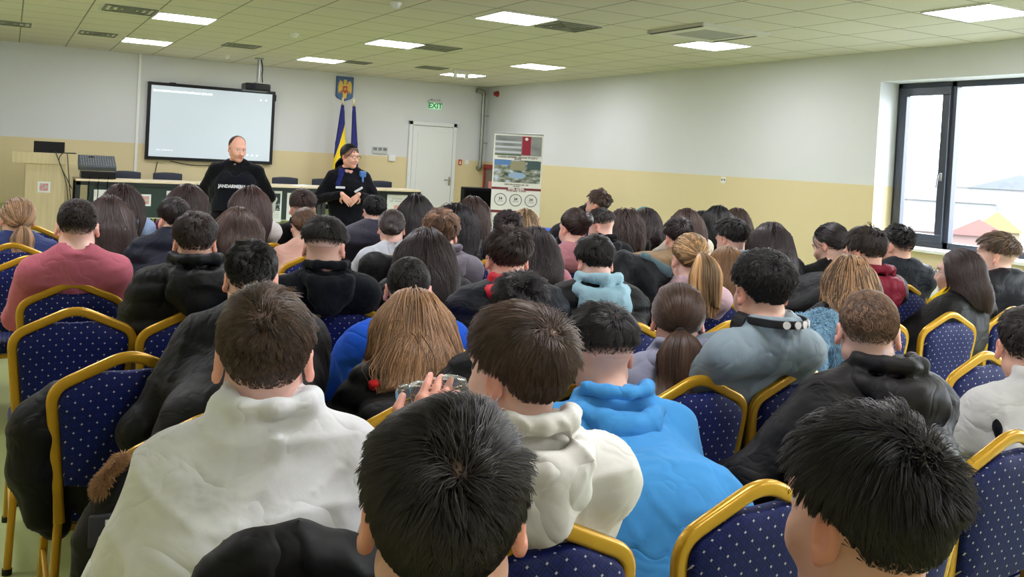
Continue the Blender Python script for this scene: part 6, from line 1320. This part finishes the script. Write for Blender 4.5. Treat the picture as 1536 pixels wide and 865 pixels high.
if 'P31' in PEOPLE:
    q = PEOPLE['P31']; N, B = q['N'], q['B']; F = Field(); wt2 = plain('print_white', (200, 202, 206), .6)
    for i, (tx, sz) in enumerate((('STREET', .05), ('THIS TO', .034), ('- - - -', .03))):
        p = N+B @ V3(.0, -.125, -.10-.05*i); M4 = Matrix([[B[0, 0], 0, -B[0, 1], p[0]], [B[1, 0], 0, -B[1, 1], p[1]], [0, 1, 0, p[2]], [0, 0, 0, 1]]); text('back_print', tx, sz, M4, wt2, q['root'], .02)

# ------------------------------------------------------------------ outside the window
gm = plain('outside_ground', (104, 106, 106), .9)
struct(MB().box((XR+.6, -60, -4.4), (260, 130, -4)).build('trim_9', gm))  # ground beyond the window
def house(x, d, w, dep, h, rh, wall, roof, lb, yaw=.3):
    wall = tuple(int(c*.46) for c in wall); roof = tuple(int(c*.43) for c in roof)  # haze is put into the pastel, low-contrast colours, dimmed against the bright sky
    p = at_d(x, 270, d); r = thing('house', lb, 'house', (p[0], p[1], -4), yaw)
    wl = MB().box((-w/2, -dep/2, 0), (w/2, dep/2, h)).build('wall', plain('house_wall_%d_%d_%d' % wall, wall, .9), r)
    MB().prism([(-w/2-.4, h-.1), (w/2+.4, h-.1), (0, h+rh)], -dep/2-.4, dep/2+.4).build('roof', plain('house_roof_%d_%d_%d' % roof, roof, .9), r)
    for i in range(int(w//3)):
        for z in (1.2, 4.0):
            if z+1.4 < h: MB().box((-w/2+1+i*3, -dep/2-.05, z), (-w/2+2.1+i*3, -dep/2+.05, z+1.3)).build('window', plain('house_window', (92, 96, 100), .5), r)
house(1392, 250, 8, 8, 9.0, 2.6, (238, 226, 170), (232, 208, 120), 'pale yellow house far away in the left pane of the window', -.9)
house(1466, 62, 3.2, 6, 2.4, 1.0, (226, 186, 180), (214, 150, 142), 'low reddish roofed house right of the window mullion', -.9)
house(1515, 150, 15, 9, 5.2, 2.4, (226, 228, 228), (176, 186, 192), 'grey roofed pale house seen through the right pane', -.7)
house(1500, 92, 4, 5, 1.2, 1.9, (236, 214, 170), (236, 206, 140), 'small yellowish hut low behind the bowl-cut head', -1.0)
house(1392, 90, 8, 6, 1.0, .8, (228, 200, 196), (230, 206, 200), 'low pinkish shed seen low through the left pane', -.9)
house(1400, 150, 18, 8, 2.8, 1.0, (222, 224, 224), (210, 216, 218), 'long pale building across the left window pane', -.9)
F = Field(); rgm = np.random.default_rng(5)
for i in range(7):
    p = at_d(1340+i*45, 262, 230); F.cone((p[0], p[1], -20), (p[0]+6, p[1]-6, -14+float(rgm.uniform(-3, 3))), 24, 20, k=10)
V, Q = F.surface(4.0); struct(mesh_np('trim_10', V, Q, plain('far_hills', (98, 106, 112), 1.0)))  # distant hills, with haze put into their flat grey-blue colour

# ------------------------------------------------------------------ light
sc = bpy.context.scene
sc.view_settings.view_transform = 'Standard'; sc.view_settings.look = 'None'; sc.view_settings.gamma = 1; sc.view_settings.exposure = .62; sc.view_settings.use_curve_mapping = False
w = bpy.data.worlds.new('sky'); sc.world = w; w.use_nodes = True; bg = w.node_tree.nodes['Background']; bg.inputs[0].default_value = (.86, .93, 1, 1); bg.inputs[1].default_value = 12.0
sc.cycles.max_bounces = 8; sc.cycles.diffuse_bounces = 4; sc.cycles.glossy_bounces = 3; sc.cycles.transparent_max_bounces = 12; sc.cycles.sample_clamp_indirect = 6
